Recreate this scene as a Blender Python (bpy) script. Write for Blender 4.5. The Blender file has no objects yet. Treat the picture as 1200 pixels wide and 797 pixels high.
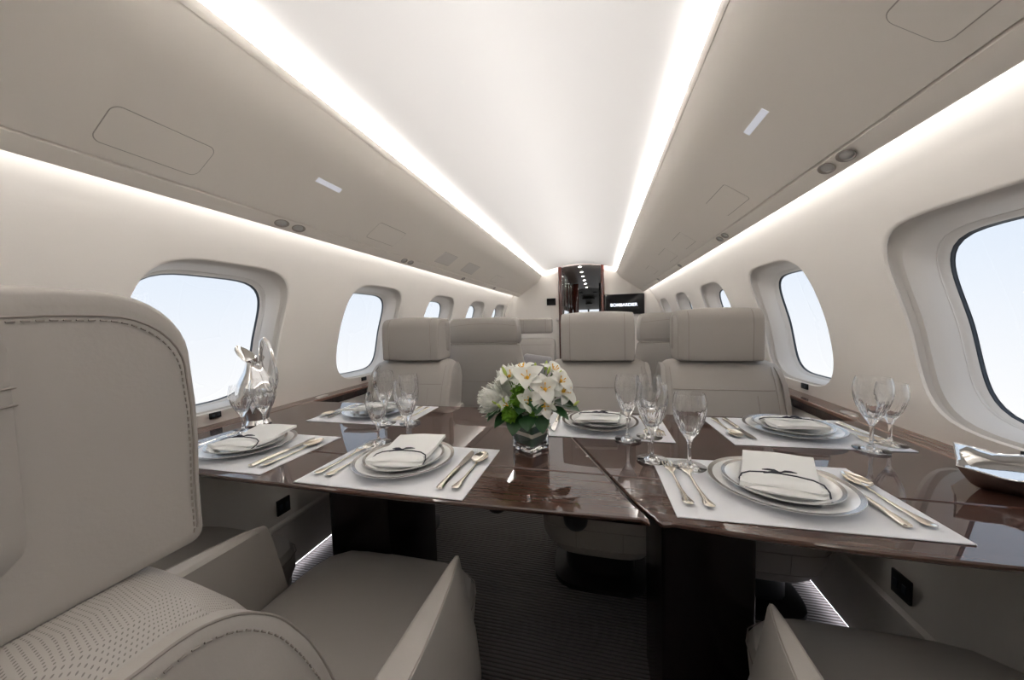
import bpy, bmesh, math, random
from mathutils import Vector, Matrix, noise
random.seed(7)
scene = bpy.context.scene
COL = scene.collection
PI = math.pi
sin, cos = math.sin, math.cos

# ------------------------------------------------------------------ materials
def new_mat(name):
    m = bpy.data.materials.new(name); m.use_nodes = True
    nt = m.node_tree
    return m, nt, nt.nodes['Principled BSDF']

def pmat(name, col, rough=.5, metal=0., coat=0., coat_rough=.03, spec=.5, sheen=0., bump=None, vary=None, trans=0., ior=1.45, emit=None, sub=0.):
    m, nt, b = new_mat(name)
    b.inputs['Base Color'].default_value = (*col, 1)
    b.inputs['Roughness'].default_value = rough
    b.inputs['Metallic'].default_value = metal
    b.inputs['Coat Weight'].default_value = coat
    b.inputs['Coat Roughness'].default_value = coat_rough
    b.inputs['Specular IOR Level'].default_value = spec
    b.inputs['Sheen Weight'].default_value = sheen
    b.inputs['Transmission Weight'].default_value = trans
    b.inputs['IOR'].default_value = ior
    if sub:
        b.inputs['Subsurface Weight'].default_value = sub
        b.inputs['Subsurface Scale'].default_value = .01
    if emit:
        b.inputs['Emission Color'].default_value = (*emit[0], 1)
        b.inputs['Emission Strength'].default_value = emit[1]
    tc = nt.nodes.new('ShaderNodeTexCoord')
    if vary:
        n = nt.nodes.new('ShaderNodeTexNoise'); n.inputs['Scale'].default_value = vary[0]; n.inputs['Detail'].default_value = 4
        nt.links.new(tc.outputs['Object'], n.inputs['Vector'])
        mx = nt.nodes.new('ShaderNodeMix'); mx.data_type = 'RGBA'
        mx.inputs[6].default_value = (*[c * (1 - vary[1]) for c in col], 1)
        mx.inputs[7].default_value = (*[min(1, c * (1 + vary[1])) for c in col], 1)
        nt.links.new(n.outputs['Fac'], mx.inputs[0]); nt.links.new(mx.outputs[2], b.inputs['Base Color'])
    if bump:
        n = nt.nodes.new('ShaderNodeTexNoise'); n.inputs['Scale'].default_value = bump[0]; n.inputs['Detail'].default_value = 3
        nt.links.new(tc.outputs['Object'], n.inputs['Vector'])
        bp = nt.nodes.new('ShaderNodeBump'); bp.inputs['Strength'].default_value = bump[1]; bp.inputs['Distance'].default_value = bump[2]
        nt.links.new(n.outputs['Fac'], bp.inputs['Height']); nt.links.new(bp.outputs[0], b.inputs['Normal'])
    return m

M = {}
M['leather'] = pmat('leather', (.41, .382, .352), .42, spec=.4, bump=(260, .25, .0006), vary=(3, .03))
M['leather_shade'] = M['leather']
M['seam'] = pmat('seam_thread', (.30, .27, .24), .6)
M['wall'] = pmat('wall_suede', (.81, .775, .73), .8, spec=.2, bump=(160, .25, .0008), vary=(6, .02))
M['ceil'] = pmat('ceiling_fabric', (.72, .706, .69), .85, spec=.2, bump=(220, .2, .0006))
M['bin'] = pmat('bin_panel', (.80, .755, .695), .6, spec=.3, bump=(200, .15, .0005))
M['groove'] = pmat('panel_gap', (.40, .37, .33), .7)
M['bezel'] = pmat('dark_bezel', (.34, .31, .28), .3, metal=.8)
M['lens'] = pmat('frosted_lens', (.50, .49, .47), .25)
M['reveal'] = pmat('reveal_plastic', (.65, .62, .585), .45, spec=.4)
M['gasket'] = pmat('window_gasket', (.03, .04, .055), .4)
M['black'] = pmat('black_plastic', (.008, .008, .009), .35)
M['blackgloss'] = pmat('black_gloss', (.006, .006, .008), .08)
M['pedestal'] = pmat('black_lacquer', (.007, .005, .005), .22, spec=.3)
M['chrome'] = pmat('polished_silver', (.88, .87, .86), .06, metal=1)
M['satin'] = pmat('satin_silver', (.70, .68, .66), .28, metal=1)
M['gold'] = pmat('champagne_silver', (.90, .84, .74), .12, metal=1)
M['steel'] = pmat('knife_steel', (.62, .60, .58), .18, metal=1)
M['china'] = pmat('bone_china', (.86, .86, .85), .07, coat=.5)
M['platinum'] = pmat('platinum_band', (.52, .50, .48), .2, metal=1)
M['cloth'] = pmat('linen_cloth', (.86, .86, .84), .85, sheen=.2, bump=(900, .2, .0003))
M['ribbon'] = pmat('navy_ribbon', (.012, .012, .025), .5)
M['mat'] = pmat('white_mat', (.83, .84, .87), .55, bump=(500, .12, .0002))
M['label'] = pmat('pale_label', (.80, .82, .88), .4, emit=((.8, .86, 1), .055))
M['doorwood'] = pmat('red_wood', (.085, .018, .012), .12, coat=1)
M['petal'] = pmat('white_petal', (.90, .90, .87), .6, sub=.15)
def petal_mat():
    m, nt, b = new_mat('white_petal')
    b.inputs['Base Color'].default_value = (.93, .93, .90, 1); b.inputs['Roughness'].default_value = .6
    tr = nt.nodes.new('ShaderNodeBsdfTranslucent'); tr.inputs[0].default_value = (.93, .93, .88, 1)
    mx = nt.nodes.new('ShaderNodeMixShader'); mx.inputs[0].default_value = .4
    nt.links.new(b.outputs[0], mx.inputs[1]); nt.links.new(tr.outputs[0], mx.inputs[2]); nt.links.new(mx.outputs[0], nt.nodes['Material Output'].inputs[0]); return m
M['petal'] = petal_mat()
M['yellow'] = pmat('yellow_throat', (.85, .48, .04), .6)
M['pom'] = pmat('green_pom', (.17, .36, .03), .6)
M['bud'] = pmat('lime_bud', (.50, .62, .15), .5)
M['leaf'] = pmat('dark_leaf', (.022, .075, .022), .35, vary=(40, .3))
M['stem'] = pmat('green_stem', (.07, .16, .03), .5)
M['wrapleaf'] = pmat('vase_leaf_wrap', (.035, .10, .055), .3, vary=(60, .4))
M['wrapband'] = pmat('vase_pale_band', (.80, .82, .70), .4)
M['darkceil'] = pmat('galley_ceiling', (.42, .37, .35), .35)
M['cockpit'] = pmat('cockpit_lining', (.45, .44, .42), .6)
M['satinpillow'] = pmat('satin_pillow', (.30, .29, .30), .3, sheen=.5)

def emis(name, col, s):
    m = bpy.data.materials.new(name); m.use_nodes = True; nt = m.node_tree; nt.nodes.clear()
    e = nt.nodes.new('ShaderNodeEmission'); e.inputs[0].default_value = (*col, 1); e.inputs[1].default_value = s
    o = nt.nodes.new('ShaderNodeOutputMaterial'); nt.links.new(e.outputs[0], o.inputs[0]); return m
COVE, LOWER, FLOORL = 24., 1.8, 2.6
M['cove'] = emis('cove_lamp', (1, .98, .965), COVE)
M['coveup'] = emis('cove_lamp_up', (1, .98, .965), 4.5)
M['lower'] = emis('wash_lamp', (1, .975, .945), LOWER)
M['floorlamp'] = emis('floor_lamp_strip', (.92, .90, 1), FLOORL)
M['spot'] = emis('spot_lamp', (1, .96, .9), 22)
M['letters'] = emis('screen_letters', (.85, .9, 1), .5)

def glass_mat():
    m, nt, b = new_mat('crystal')
    b.inputs['Base Color'].default_value = (1, 1, 1, 1); b.inputs['Roughness'].default_value = 0.
    b.inputs['Transmission Weight'].default_value = 1; b.inputs['IOR'].default_value = 1.5
    return m
M['glass'] = glass_mat()
def thin_glass():
    m = bpy.data.materials.new('window_glass'); m.use_nodes = True; nt = m.node_tree; nt.nodes.clear()
    t = nt.nodes.new('ShaderNodeBsdfTransparent'); g = nt.nodes.new('ShaderNodeBsdfGlossy'); g.inputs['Roughness'].default_value = .02
    mx = nt.nodes.new('ShaderNodeMixShader'); mx.inputs[0].default_value = .04
    o = nt.nodes.new('ShaderNodeOutputMaterial')
    nt.links.new(t.outputs[0], mx.inputs[1]); nt.links.new(g.outputs[0], mx.inputs[2]); nt.links.new(mx.outputs[0], o.inputs[0]); return m
M['pane'] = thin_glass()

def wood_mat(name, c1, c2, axis=0, rough=.22):
    m, nt, b = new_mat(name)
    tc = nt.nodes.new('ShaderNodeTexCoord'); mp = nt.nodes.new('ShaderNodeMapping')
    sc = [60, 60, 60]; sc[axis] = 2.2
    sc2 = [1, 1, 1]
    mp.inputs['Scale'].default_value = sc
    nt.links.new(tc.outputs['Object'], mp.inputs[0])
    n = nt.nodes.new('ShaderNodeTexNoise'); n.inputs['Scale'].default_value = 2.2; n.inputs['Detail'].default_value = 8; n.inputs['Distortion'].default_value = .6
    nt.links.new(mp.outputs[0], n.inputs['Vector'])
    r = nt.nodes.new('ShaderNodeValToRGB'); r.color_ramp.elements[0].position = .25; r.color_ramp.elements[0].color = (*c1, 1)
    r.color_ramp.elements[1].position = .70; r.color_ramp.elements[1].color = (*c2, 1)
    nt.links.new(n.outputs['Fac'], r.inputs[0]); nt.links.new(r.outputs[0], b.inputs['Base Color'])
    b.inputs['Roughness'].default_value = .55; b.inputs['Specular IOR Level'].default_value = .1; b.inputs['Coat Weight'].default_value = 1; b.inputs['Coat Roughness'].default_value = .006
    b.inputs['Coat IOR'].default_value = 1.8
    return m
M['wood'] = wood_mat('walnut_veneer', (.040, .016, .011), (.078, .033, .021))
M['woodlong'] = wood_mat('walnut_ledge', (.10, .045, .03), (.22, .11, .075), axis=1, rough=.3)
M['darkwood'] = wood_mat('galley_wood', (.012, .006, .005), (.05, .02, .014), axis=2, rough=.2)

def carpet_mat():
    m, nt, b = new_mat('ribbed_carpet')
    tc = nt.nodes.new('ShaderNodeTexCoord'); sp = nt.nodes.new('ShaderNodeSeparateXYZ'); nt.links.new(tc.outputs['Object'], sp.inputs[0])
    n = nt.nodes.new('ShaderNodeTexNoise'); n.inputs['Scale'].default_value = 5; n.inputs['Detail'].default_value = 6
    nt.links.new(tc.outputs['Object'], n.inputs['Vector'])
    ma = nt.nodes.new('ShaderNodeMath'); ma.operation = 'MULTIPLY_ADD'; ma.inputs[1].default_value = .010
    nt.links.new(n.outputs['Fac'], ma.inputs[0]); nt.links.new(sp.outputs['Y'], ma.inputs[2])
    m2 = nt.nodes.new('ShaderNodeMath'); m2.operation = 'MULTIPLY'; m2.inputs[1].default_value = 2 * PI / .014
    nt.links.new(ma.outputs[0], m2.inputs[0])
    s = nt.nodes.new('ShaderNodeMath'); s.operation = 'SINE'; nt.links.new(m2.outputs[0], s.inputs[0])
    r = nt.nodes.new('ShaderNodeMapRange'); r.inputs[1].default_value = -1; r.inputs[2].default_value = 1
    nt.links.new(s.outputs[0], r.inputs[0])
    nf = nt.nodes.new('ShaderNodeTexNoise'); nf.inputs['Scale'].default_value = 3.5; nf.inputs['Detail'].default_value = 5
    nt.links.new(tc.outputs['Object'], nf.inputs['Vector'])
    mx = nt.nodes.new('ShaderNodeMix'); mx.data_type = 'RGBA'; mx.inputs[6].default_value = (.030, .025, .023, 1); mx.inputs[7].default_value = (.115, .10, .092, 1)
    nt.links.new(r.outputs[0], mx.inputs[0])
    mx2 = nt.nodes.new('ShaderNodeMix'); mx2.data_type = 'RGBA'; mx2.blend_type = 'MULTIPLY'; mx2.inputs[0].default_value = .5
    nt.links.new(mx.outputs[2], mx2.inputs[6]); nt.links.new(nf.outputs['Fac'], mx2.inputs[7])
    nt.links.new(mx2.outputs[2], b.inputs['Base Color'])
    bp = nt.nodes.new('ShaderNodeBump'); bp.inputs['Strength'].default_value = .8; bp.inputs['Distance'].default_value = .004
    nt.links.new(r.outputs[0], bp.inputs['Height']); nt.links.new(bp.outputs[0], b.inputs['Normal'])
    b.inputs['Roughness'].default_value = .95; b.inputs['Sheen Weight'].default_value = .3
    return m
M['carpet'] = carpet_mat()

def perf_mat():
    m, nt, b = new_mat('perforated_leather')
    tc = nt.nodes.new('ShaderNodeTexCoord')
    sp = nt.nodes.new('ShaderNodeSeparateXYZ'); nt.links.new(tc.outputs['Object'], sp.inputs[0])
    # s runs down the curved front (z minus y), t runs across
    def math_(op, a, bb=None, v=None):
        x = nt.nodes.new('ShaderNodeMath'); x.operation = op
        nt.links.new(a, x.inputs[0])
        if bb is not None: nt.links.new(bb, x.inputs[1])
        elif v is not None: x.inputs[1].default_value = v
        return x.outputs[0]
    s = math_('SUBTRACT', sp.outputs['Z'], sp.outputs['Y'])
    S = .0029
    u = math_('DIVIDE', s, v=S * 1.1); t = math_('DIVIDE', sp.outputs['X'], v=S)
    fu = math_('SUBTRACT', math_('FRACT', u), v=.5); ft = math_('SUBTRACT', math_('FRACT', t), v=.5)
    d = math_('ADD', math_('POWER', fu, v=2), math_('POWER', ft, v=2))
    k = math_('LESS_THAN', d, v=.042)
    mx = nt.nodes.new('ShaderNodeMix'); mx.data_type = 'RGBA'; mx.inputs[6].default_value = (.41, .382, .352, 1); mx.inputs[7].default_value = (.20, .185, .17, 1)
    nt.links.new(k, mx.inputs[0]); nt.links.new(mx.outputs[2], b.inputs['Base Color'])
    b.inputs['Roughness'].default_value = .45
    return m
M['perf'] = perf_mat()

# ------------------------------------------------------------------ object helpers
def empty(name, label=None, cat=None, group=None, loc=(0, 0, 0), rz=0, kind=None):
    o = bpy.data.objects.new(name, None); COL.objects.link(o); o.location = loc; o.rotation_euler = (0, 0, rz)
    o.empty_display_size = .05
    return tag(o, label, cat, group, kind)
def tag(o, label=None, cat=None, group=None, kind=None):
    if label: o['label'] = label
    if cat: o['category'] = cat
    if group: o['group'] = group
    if kind: o['kind'] = kind
    return o
def obj(name, bm, mat, parent=None, smooth=True, mats=None):
    me = bpy.data.meshes.new(name)
    bmesh.ops.recalc_face_normals(bm, faces=bm.faces)
    bm.to_mesh(me); bm.free()
    for mm in (mats or [mat]): me.materials.append(M[mm] if isinstance(mm, str) else mm)
    if smooth:
        me.polygons.foreach_set('use_smooth', [True] * len(me.polygons))
        try: me.set_sharp_from_angle(angle=math.radians(38))
        except Exception: pass
    o = bpy.data.objects.new(name, me); COL.objects.link(o)
    if parent: o.parent = parent
    return o
def dup(root, loc=None, rz=None, label=None, group=None):
    def cp(o, par):
        c = o.copy(); COL.objects.link(c); c.parent = par
        for ch in [x for x in kids.get(o.name, [])]: cp(ch, c)
        return c
    kids = {}
    for o in bpy.data.objects:
        if o.parent: kids.setdefault(o.parent.name, []).append(o)
    r = cp(root, None)
    if loc is not None: r.location = loc
    if rz is not None: r.rotation_euler = (0, 0, rz)
    if label: r['label'] = label
    if group: r['group'] = group
    return r

def rings_bm(rings, closed=True, cap=True, bm=None, endcap=None):
    bm = bm or bmesh.new()
    vr = [[bm.verts.new(p) for p in r] for r in rings]
    n = len(rings[0])
    for a, b in zip(vr, vr[1:]):
        for i in range(n if closed else n - 1):
            j = (i + 1) % n
            try: bm.faces.new((a[i], a[j], b[j], b[i]))
            except ValueError: pass
    if cap and closed:
        for r in (vr[0], vr[-1]):
            try: bm.faces.new(r)
            except ValueError: pass
    return bm
def rbox(size, center=(0, 0, 0), r=.01, seg=3, bm=None, fn=None):
    b2 = bmesh.new(); bmesh.ops.create_cube(b2, size=1)
    bmesh.ops.scale(b2, vec=size, verts=b2.verts)
    if r > 0: bmesh.ops.bevel(b2, geom=list(b2.edges), offset=min(r, min(size) * .49), segments=seg, profile=.5, affect='EDGES')
    bmesh.ops.translate(b2, vec=center, verts=b2.verts)
    if fn:
        for v in b2.verts: v.co = fn(v.co)
    if bm is None: return b2
    me = bpy.data.meshes.new('t'); b2.to_mesh(me); b2.free(); bm.from_mesh(me); bpy.data.meshes.remove(me); return bm
def merge(bm, b2, mtx=None):
    if mtx is not None: bmesh.ops.transform(b2, matrix=mtx, verts=b2.verts)
    me = bpy.data.meshes.new('t'); b2.to_mesh(me); b2.free(); bm.from_mesh(me); bpy.data.meshes.remove(me); return bm
def tube(pts, r, seg=8, bm=None, closed=False, cap=True):
    pts = [Vector(p) for p in pts]; n = len(pts); rings = []
    up = Vector((0, 0, 1))
    prev = None
    for i, p in enumerate(pts):
        if closed: d = pts[(i + 1) % n] - pts[i - 1]
        else: d = pts[min(i + 1, n - 1)] - pts[max(i - 1, 0)]
        d.normalize()
        if prev is None:
            a = d.cross(up)
            if a.length < 1e-3: a = d.cross(Vector((1, 0, 0)))
        else: a = prev - d * prev.dot(d)
        a.normalize(); prev = a; b = d.cross(a)
        rr = r[i] if isinstance(r, (list, tuple)) else r
        rings.append([p + (a * cos(2 * PI * k / seg) + b * sin(2 * PI * k / seg)) * rr for k in range(seg)])
    if closed: rings.append(rings[0][:]); return rings_bm(rings, cap=False, bm=bm)
    return rings_bm(rings, bm=bm, cap=cap)
def lathe(prof, seg=48, bm=None, fn=None, cap=False):
    rings = []
    for r, z in prof:
        ring = []
        for k in range(seg):
            a = 2 * PI * k / seg; rr = max(r, 1e-5)
            if fn: rr = fn(rr, z, a)
            ring.append((rr * cos(a), rr * sin(a), z))
        rings.append(ring)
    b = rings_bm(rings, cap=cap, bm=bm)
    bmesh.ops.remove_doubles(b, verts=b.verts, dist=2e-5)
    return b
def disc(r, z=0, seg=32, c=(0, 0), bm=None):
    bm = bm or bmesh.new(); bm.faces.new([bm.verts.new((c[0] + r * cos(2 * PI * k / seg), c[1] + r * sin(2 * PI * k / seg), z)) for k in range(seg)]); return bm
def prism(poly, axis, a, b, bm=None, r=0, seg=2):
    """extrude a closed 2D polygon along axis from a to b"""
    def P(p, t):
        if axis == 'y': return (p[0], t, p[1])
        if axis == 'x': return (t, p[0], p[1])
        return (p[0], p[1], t)
    b2 = rings_bm([[P(p, a) for p in poly], [P(p, b) for p in poly]])
    bmesh.ops.recalc_face_normals(b2, faces=b2.faces)
    if r: bmesh.ops.bevel(b2, geom=list(b2.edges), offset=r, segments=seg, profile=.5, affect='EDGES', clamp_overlap=True)
    if bm is None: return b2
    return merge(bm, b2)
def supere(n, a, b, ang):
    c, s = abs(cos(ang)), abs(sin(ang))
    r = ((c / a) ** n + (s / b) ** n) ** (-1 / n)
    return r * cos(ang), r * sin(ang)
def interp(tab, x):
    if x <= tab[0][0]: return tab[0][1]
    for (x0, y0), (x1, y1) in zip(tab, tab[1:]):
        if x <= x1: return y0 + (y1 - y0) * (x - x0) / (x1 - x0)
    return tab[-1][1]
def rrect(w, h, r, seg=6):
    pts = []
    for cx, cy, a0 in ((w / 2 - r, h / 2 - r, 0), (-w / 2 + r, h / 2 - r, 90), (-w / 2 + r, -h / 2 + r, 180), (w / 2 - r, -h / 2 + r, 270)):
        for k in range(seg + 1):
            a = math.radians(a0 + 90 * k / seg); pts.append((cx + r * cos(a), cy + r * sin(a)))
    return pts

# ------------------------------------------------------------------ cabin shell
Y0, Y1 = -1.6, 5.18
WPROF = [(-.02, 1.10), (.245, 1.12), (.42, 1.165), (.6, 1.198), (.75, 1.206), (.9, 1.20), (1.0, 1.19), (1.1, 1.173), (1.25, 1.13), (1.37, 1.085), (1.5, 1.01), (1.6, .93), (1.72, .82), (1.86, .68)]
def wx(z):
    t = WPROF
    for i in range(len(t) - 1):
        if z <= t[i + 1][0] or i == len(t) - 2:
            x0, x1 = t[i][0], t[i + 1][0]; u = (z - x0) / (x1 - x0)
            if i < 1: return t[i][1] + (t[i + 1][1] - t[i][1]) * u
            m0 = (t[i + 1][1] - t[i - 1][1]) / (t[i + 1][0] - t[i - 1][0]) * (x1 - x0) if i > 1 else (t[i + 1][1] - t[i][1])
            m1 = ((t[i + 2][1] - t[i][1]) / (t[i + 2][0] - t[i][0]) if i + 2 < len(t) else (t[i + 1][1] - t[i][1]) / (x1 - x0)) * (x1 - x0)
            return (2 * u ** 3 - 3 * u * u + 1) * t[i][1] + (u ** 3 - 2 * u * u + u) * m0 + (-2 * u ** 3 + 3 * u * u) * t[i + 1][1] + (u ** 3 - u * u) * m1
WC = [1.01 + .94 * n for n in range(-2, 5)]
CZ0, CZ1 = .745, 1.435
WZ = 1.085
NW = 72
def cell_angles():
    hw, lo, hi = .47, CZ0 - WZ, CZ1 - WZ
    pts = []
    per = [(hw, lo), (hw, hi), (-hw, hi), (-hw, lo)]
    for k in range(4):
        a, b = per[k], per[(k + 1) % 4]
        for i in range(NW // 4): t = i / (NW // 4); pts.append((a[0] + (b[0] - a[0]) * t, a[1] + (b[1] - a[1]) * t))
    return pts
CELL = cell_angles()
def hole(a, b, n=4.2, cz=0, shear=.10):
    out = []
    for p in CELL:
        ang = math.atan2(p[1], p[0]); y, z = supere(n, a, b, ang); z += cz
        out.append((y + shear * z, z))
    return out
LIP = hole(.283, .290)
def side_wall(s, name):
    bm = bmesh.new()
    def P(y, z): return (s * wx(z), y, z)
    for yc in WC:
        rings = []
        for t in (0, .06, .2, .4, .6, .8, 1):
            rings.append([P(yc + h[0] + (c[0] - h[0]) * t, WZ + h[1] + (c[1] - h[1]) * t) for h, c in zip(LIP, CELL)])
        # lip rolling outwards
        rings.insert(0, [(s * (wx(WZ + h[1]) + .006), yc + h[0] * .985, WZ + h[1] * .985) for h in LIP])
        rings_bm(rings, cap=False, bm=bm)
    ya, yb = WC[0] - .47, WC[-1] + .47
    ny = 12
    for z0, z1, nz in ((-.02, CZ0, 26), (CZ1, 1.86, 14)):
        rings = [[P(ya + (yb - ya) * i / ny, z0 + (z1 - z0) * k / nz) for i in range(ny + 1)] for k in range(nz + 1)]
        if z0 < 0:
            rings = [r for r in rings if r[0][2] > .028]
            rings.insert(0, [(s * 1.20, p[1], .026) for p in rings[0]]); rings.insert(1, [(s * (wx(.03)), p[1], .028) for p in rings[1]])
        rings_bm(rings, closed=False, cap=False, bm=bm)
    # end pieces
    for e0, e1 in ((Y0 - .05, ya), (yb, Y1 + .05)):
        if e1 - e0 < .001: continue
        rings_bm([[P(e0, CZ0 + (CZ1 - CZ0) * k / 10), P(e1, CZ0 + (CZ1 - CZ0) * k / 10)] for k in range(11)], closed=False, cap=False, bm=bm)
        rings_bm([[P(e0, .03 + (CZ0 - .03) * k / 10), P(e1, .03 + (CZ0 - .03) * k / 10)] for k in range(11)], closed=False, cap=False, bm=bm)
        rings_bm([[P(e0, CZ1 + (1.86 - CZ1) * k / 10), P(e1, CZ1 + (1.86 - CZ1) * k / 10)] for k in range(11)], closed=False, cap=False, bm=bm)
    bmesh.ops.remove_doubles(bm, verts=bm.verts, dist=5e-4)
    o = obj(name, bm, 'wall'); tag(o, kind='structure'); return o
wl = side_wall(-1, 'wall_left'); wr = side_wall(1, 'wall_right')

# lower dado ridge on each side wall
for s, side in ((-1, 'left'), (1, 'right')):
    bm = prism([(s * 1.125, .255), (s * 1.108, .245), (s * 1.106, .235), (s * 1.118, .225), (s * 1.14, .23)], 'y', Y0, Y1)
    tag(obj('baseboard_' + side, bm, 'wall'), kind='structure')

# windows
def ring_at(yc, s, a, b, d, cz, n=4.2):
    return [(s * (wx(min(1.42, WZ + h[1])) + d), yc + h[0], WZ + h[1]) for h in hole(a, b, n, cz, .08)]
wn = 0
for s in (-1, 1):
    for yc in WC:
        wn += 1
        w = empty('window_%d' % wn, kind='structure')
        R = [ring_at(yc, s, .281, .288, .006, 0), ring_at(yc, s, .292, .302, .009, 0), ring_at(yc, s, .296, .306, .020, 0), ring_at(yc, s, .287, .298, .031, 0),
             ring_at(yc, s, .272, .284, .034, -.001), ring_at(yc, s, .264, .277, .050, -.003), ring_at(yc, s, .255, .270, .075, -.006),
             ring_at(yc, s, .253, .2655, .094, -.009), ring_at(yc, s, .2515, .2645, .100, -.010), ring_at(yc, s, .248, .261, .103, -.011), ring_at(yc, s, .245, .258, .116, -.012)]
        obj('window_frame', rings_bm(R, cap=False), 'reveal', w)
        obj('gasket', rings_bm([ring_at(yc, s, .2455, .2585, .115, -.012), ring_at(yc, s, .243, .2565, .117, -.012), ring_at(yc, s, .2425, .256, .122, -.012), ring_at(yc, s, .241, .254, .1235, -.012)], cap=False), 'gasket', w)
        # rim line in front of the gasket
        obj('window_rim', tube(ring_at(yc, s, .2530, .2655, .0945, -.009), .0016, 6, closed=True), 'reveal', w)
        bm = bmesh.new(); out = ring_at(yc, s, .2415, .255, .123, -.012)
        rr = [out] + [[(s * (wx(min(1.42, WZ - .012 + (p[2] - WZ + .012) * t)) + .123), yc + (p[1] - yc) * t, WZ - .012 + (p[2] - WZ + .012) * t) for p in out] for t in (.8, .6, .4, .2, .02)]
        rings_bm(rr, cap=False, bm=bm)
        obj('pane', bm, 'pane', w)

# ceiling
def cz(x):
    x = abs(x)
    if x < .48: return 1.945 - .32 * x * x
    t = min(x, .60) - .48; return 1.945 - .32 * .48 ** 2 - .3072 * (t - t * t / .24)
xs = [-.70 + 1.4 * i / 56 for i in range(57)]
bm = rings_bm([[(x, Y0 - .05, cz(x)) for x in xs], [(x, 1.8, cz(x)) for x in xs], [(x, Y1 + .05, cz(x)) for x in xs]], closed=False, cap=False)
tag(obj('ceiling', bm, 'ceil'), kind='structure')
# seal between ceiling edge and wall top
for s in (-1, 1):
    bm = prism([(s * .66, 1.80), (s * .74, 1.80), (s * .74, 1.90), (s * .66, 1.90)], 'y', Y0 - .05, Y1 + .05)
    tag(obj('trim_%d' % (1 if s < 0 else 2), bm, 'ceil', smooth=False), kind='structure')
# floor
bm = rings_bm([[(-1.25, Y0 - .05, 0), (1.25, Y0 - .05, 0)], [(-1.25, 9.0, 0), (1.25, 9.0, 0)]], closed=False, cap=False)
tag(obj('floor', bm, 'carpet'), kind='structure')
# rear wall (behind the camera)
bm = rbox((2.7, .04, 2.1), (0, Y0 - .02, 1.02), 0)
tag(obj('wall_back', bm, 'wall', smooth=False), kind='structure')
# light strips: ceiling coves, wall wash, floor wash
for s, side in ((-1, 'left'), (1, 'right')):
    for nm, pts, m, lab in (('cove_light_strip', [(s * .654, 1.799), (s * .656, 1.824)], 'cove', 'hidden white light strip glowing in the ceiling cove above the %s overhead bin' % side),
                       ('wall_wash_light_strip', [(s * .9185, 1.515), (s * .9185, 1.545)], 'lower', 'hidden light strip under the outer edge of the %s overhead bin' % side),
                       ('floor_light_strip', [(s * 1.105, .0255), (s * 1.122, .0255)], 'floorlamp', 'thin cool light strip at the foot of the %s side wall' % side)):
        if m == 'cove':
            t = empty(nm, lab, 'light strip')
            for part, pp, mm in (('inner_lamp', pts, 'cove'), ('upper_lamp', [(s * .572, 1.7985), (s * .648, 1.7985)], 'coveup')):
                obj(part, rings_bm([[(p[0], Y0 + .01, p[1]) for p in pp], [(p[0], Y1 - .03, p[1]) for p in pp]], closed=False, cap=False), mm, t, smooth=False)
            continue
        bm = rings_bm([[(p[0], Y0 + .01, p[1]) for p in pts], [(p[0], Y1 - .03, p[1]) for p in pts]], closed=False, cap=False)
        tag(obj(nm, bm, m, smooth=False), lab, 'light strip')

# ------------------------------------------------------------------ overhead bins
BINP = [(.546, 1.822), (.5465, 1.806), (.5485, 1.7995), (.552, 1.794), (.5535, 1.7955), (.555, 1.7905), (.566, 1.772), (.582, 1.746), (.603, 1.720), (.64, 1.691), (.70, 1.648), (.78, 1.590),
        (.8615, 1.533), (.8640, 1.5385), (.8675, 1.5365), (.8685, 1.5285), (.900, 1.5045), (.908, 1.500), (.914, 1.502), (.9175, 1.510), (.9175, 1.556), (.80, 1.70), (.665, 1.797), (.560, 1.797), (.556, 1.820)]
def bin_pt(s, x, off=0.):
    # point on slanted face with outward (downward) offset
    p0, p1 = Vector((.603, 1.720)), Vector((.908, 1.4985))
    P = None
    for (a, b) in (((.603, 1.720), (.64, 1.691)), ((.64, 1.691), (.70, 1.648)), ((.70, 1.648), (.78, 1.590)), ((.78, 1.590), (.8615, 1.533)), ((.8685, 1.5285), (.900, 1.5045))):
        if a[0] <= x <= b[0]: z = a[1] + (b[1] - a[1]) * (x - a[0]) / max(1e-6, b[0] - a[0]); break
    else: z = 1.6
    n = Vector((-.58, -.81))
    return (s * (x + n.x * off), z + n.y * off)
def bin_patch(s, poly, off):  # poly in (u across face metres from x centre, y)
    return [(*bin_pt(s, p[0], off), p[1]) for p in poly]
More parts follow.
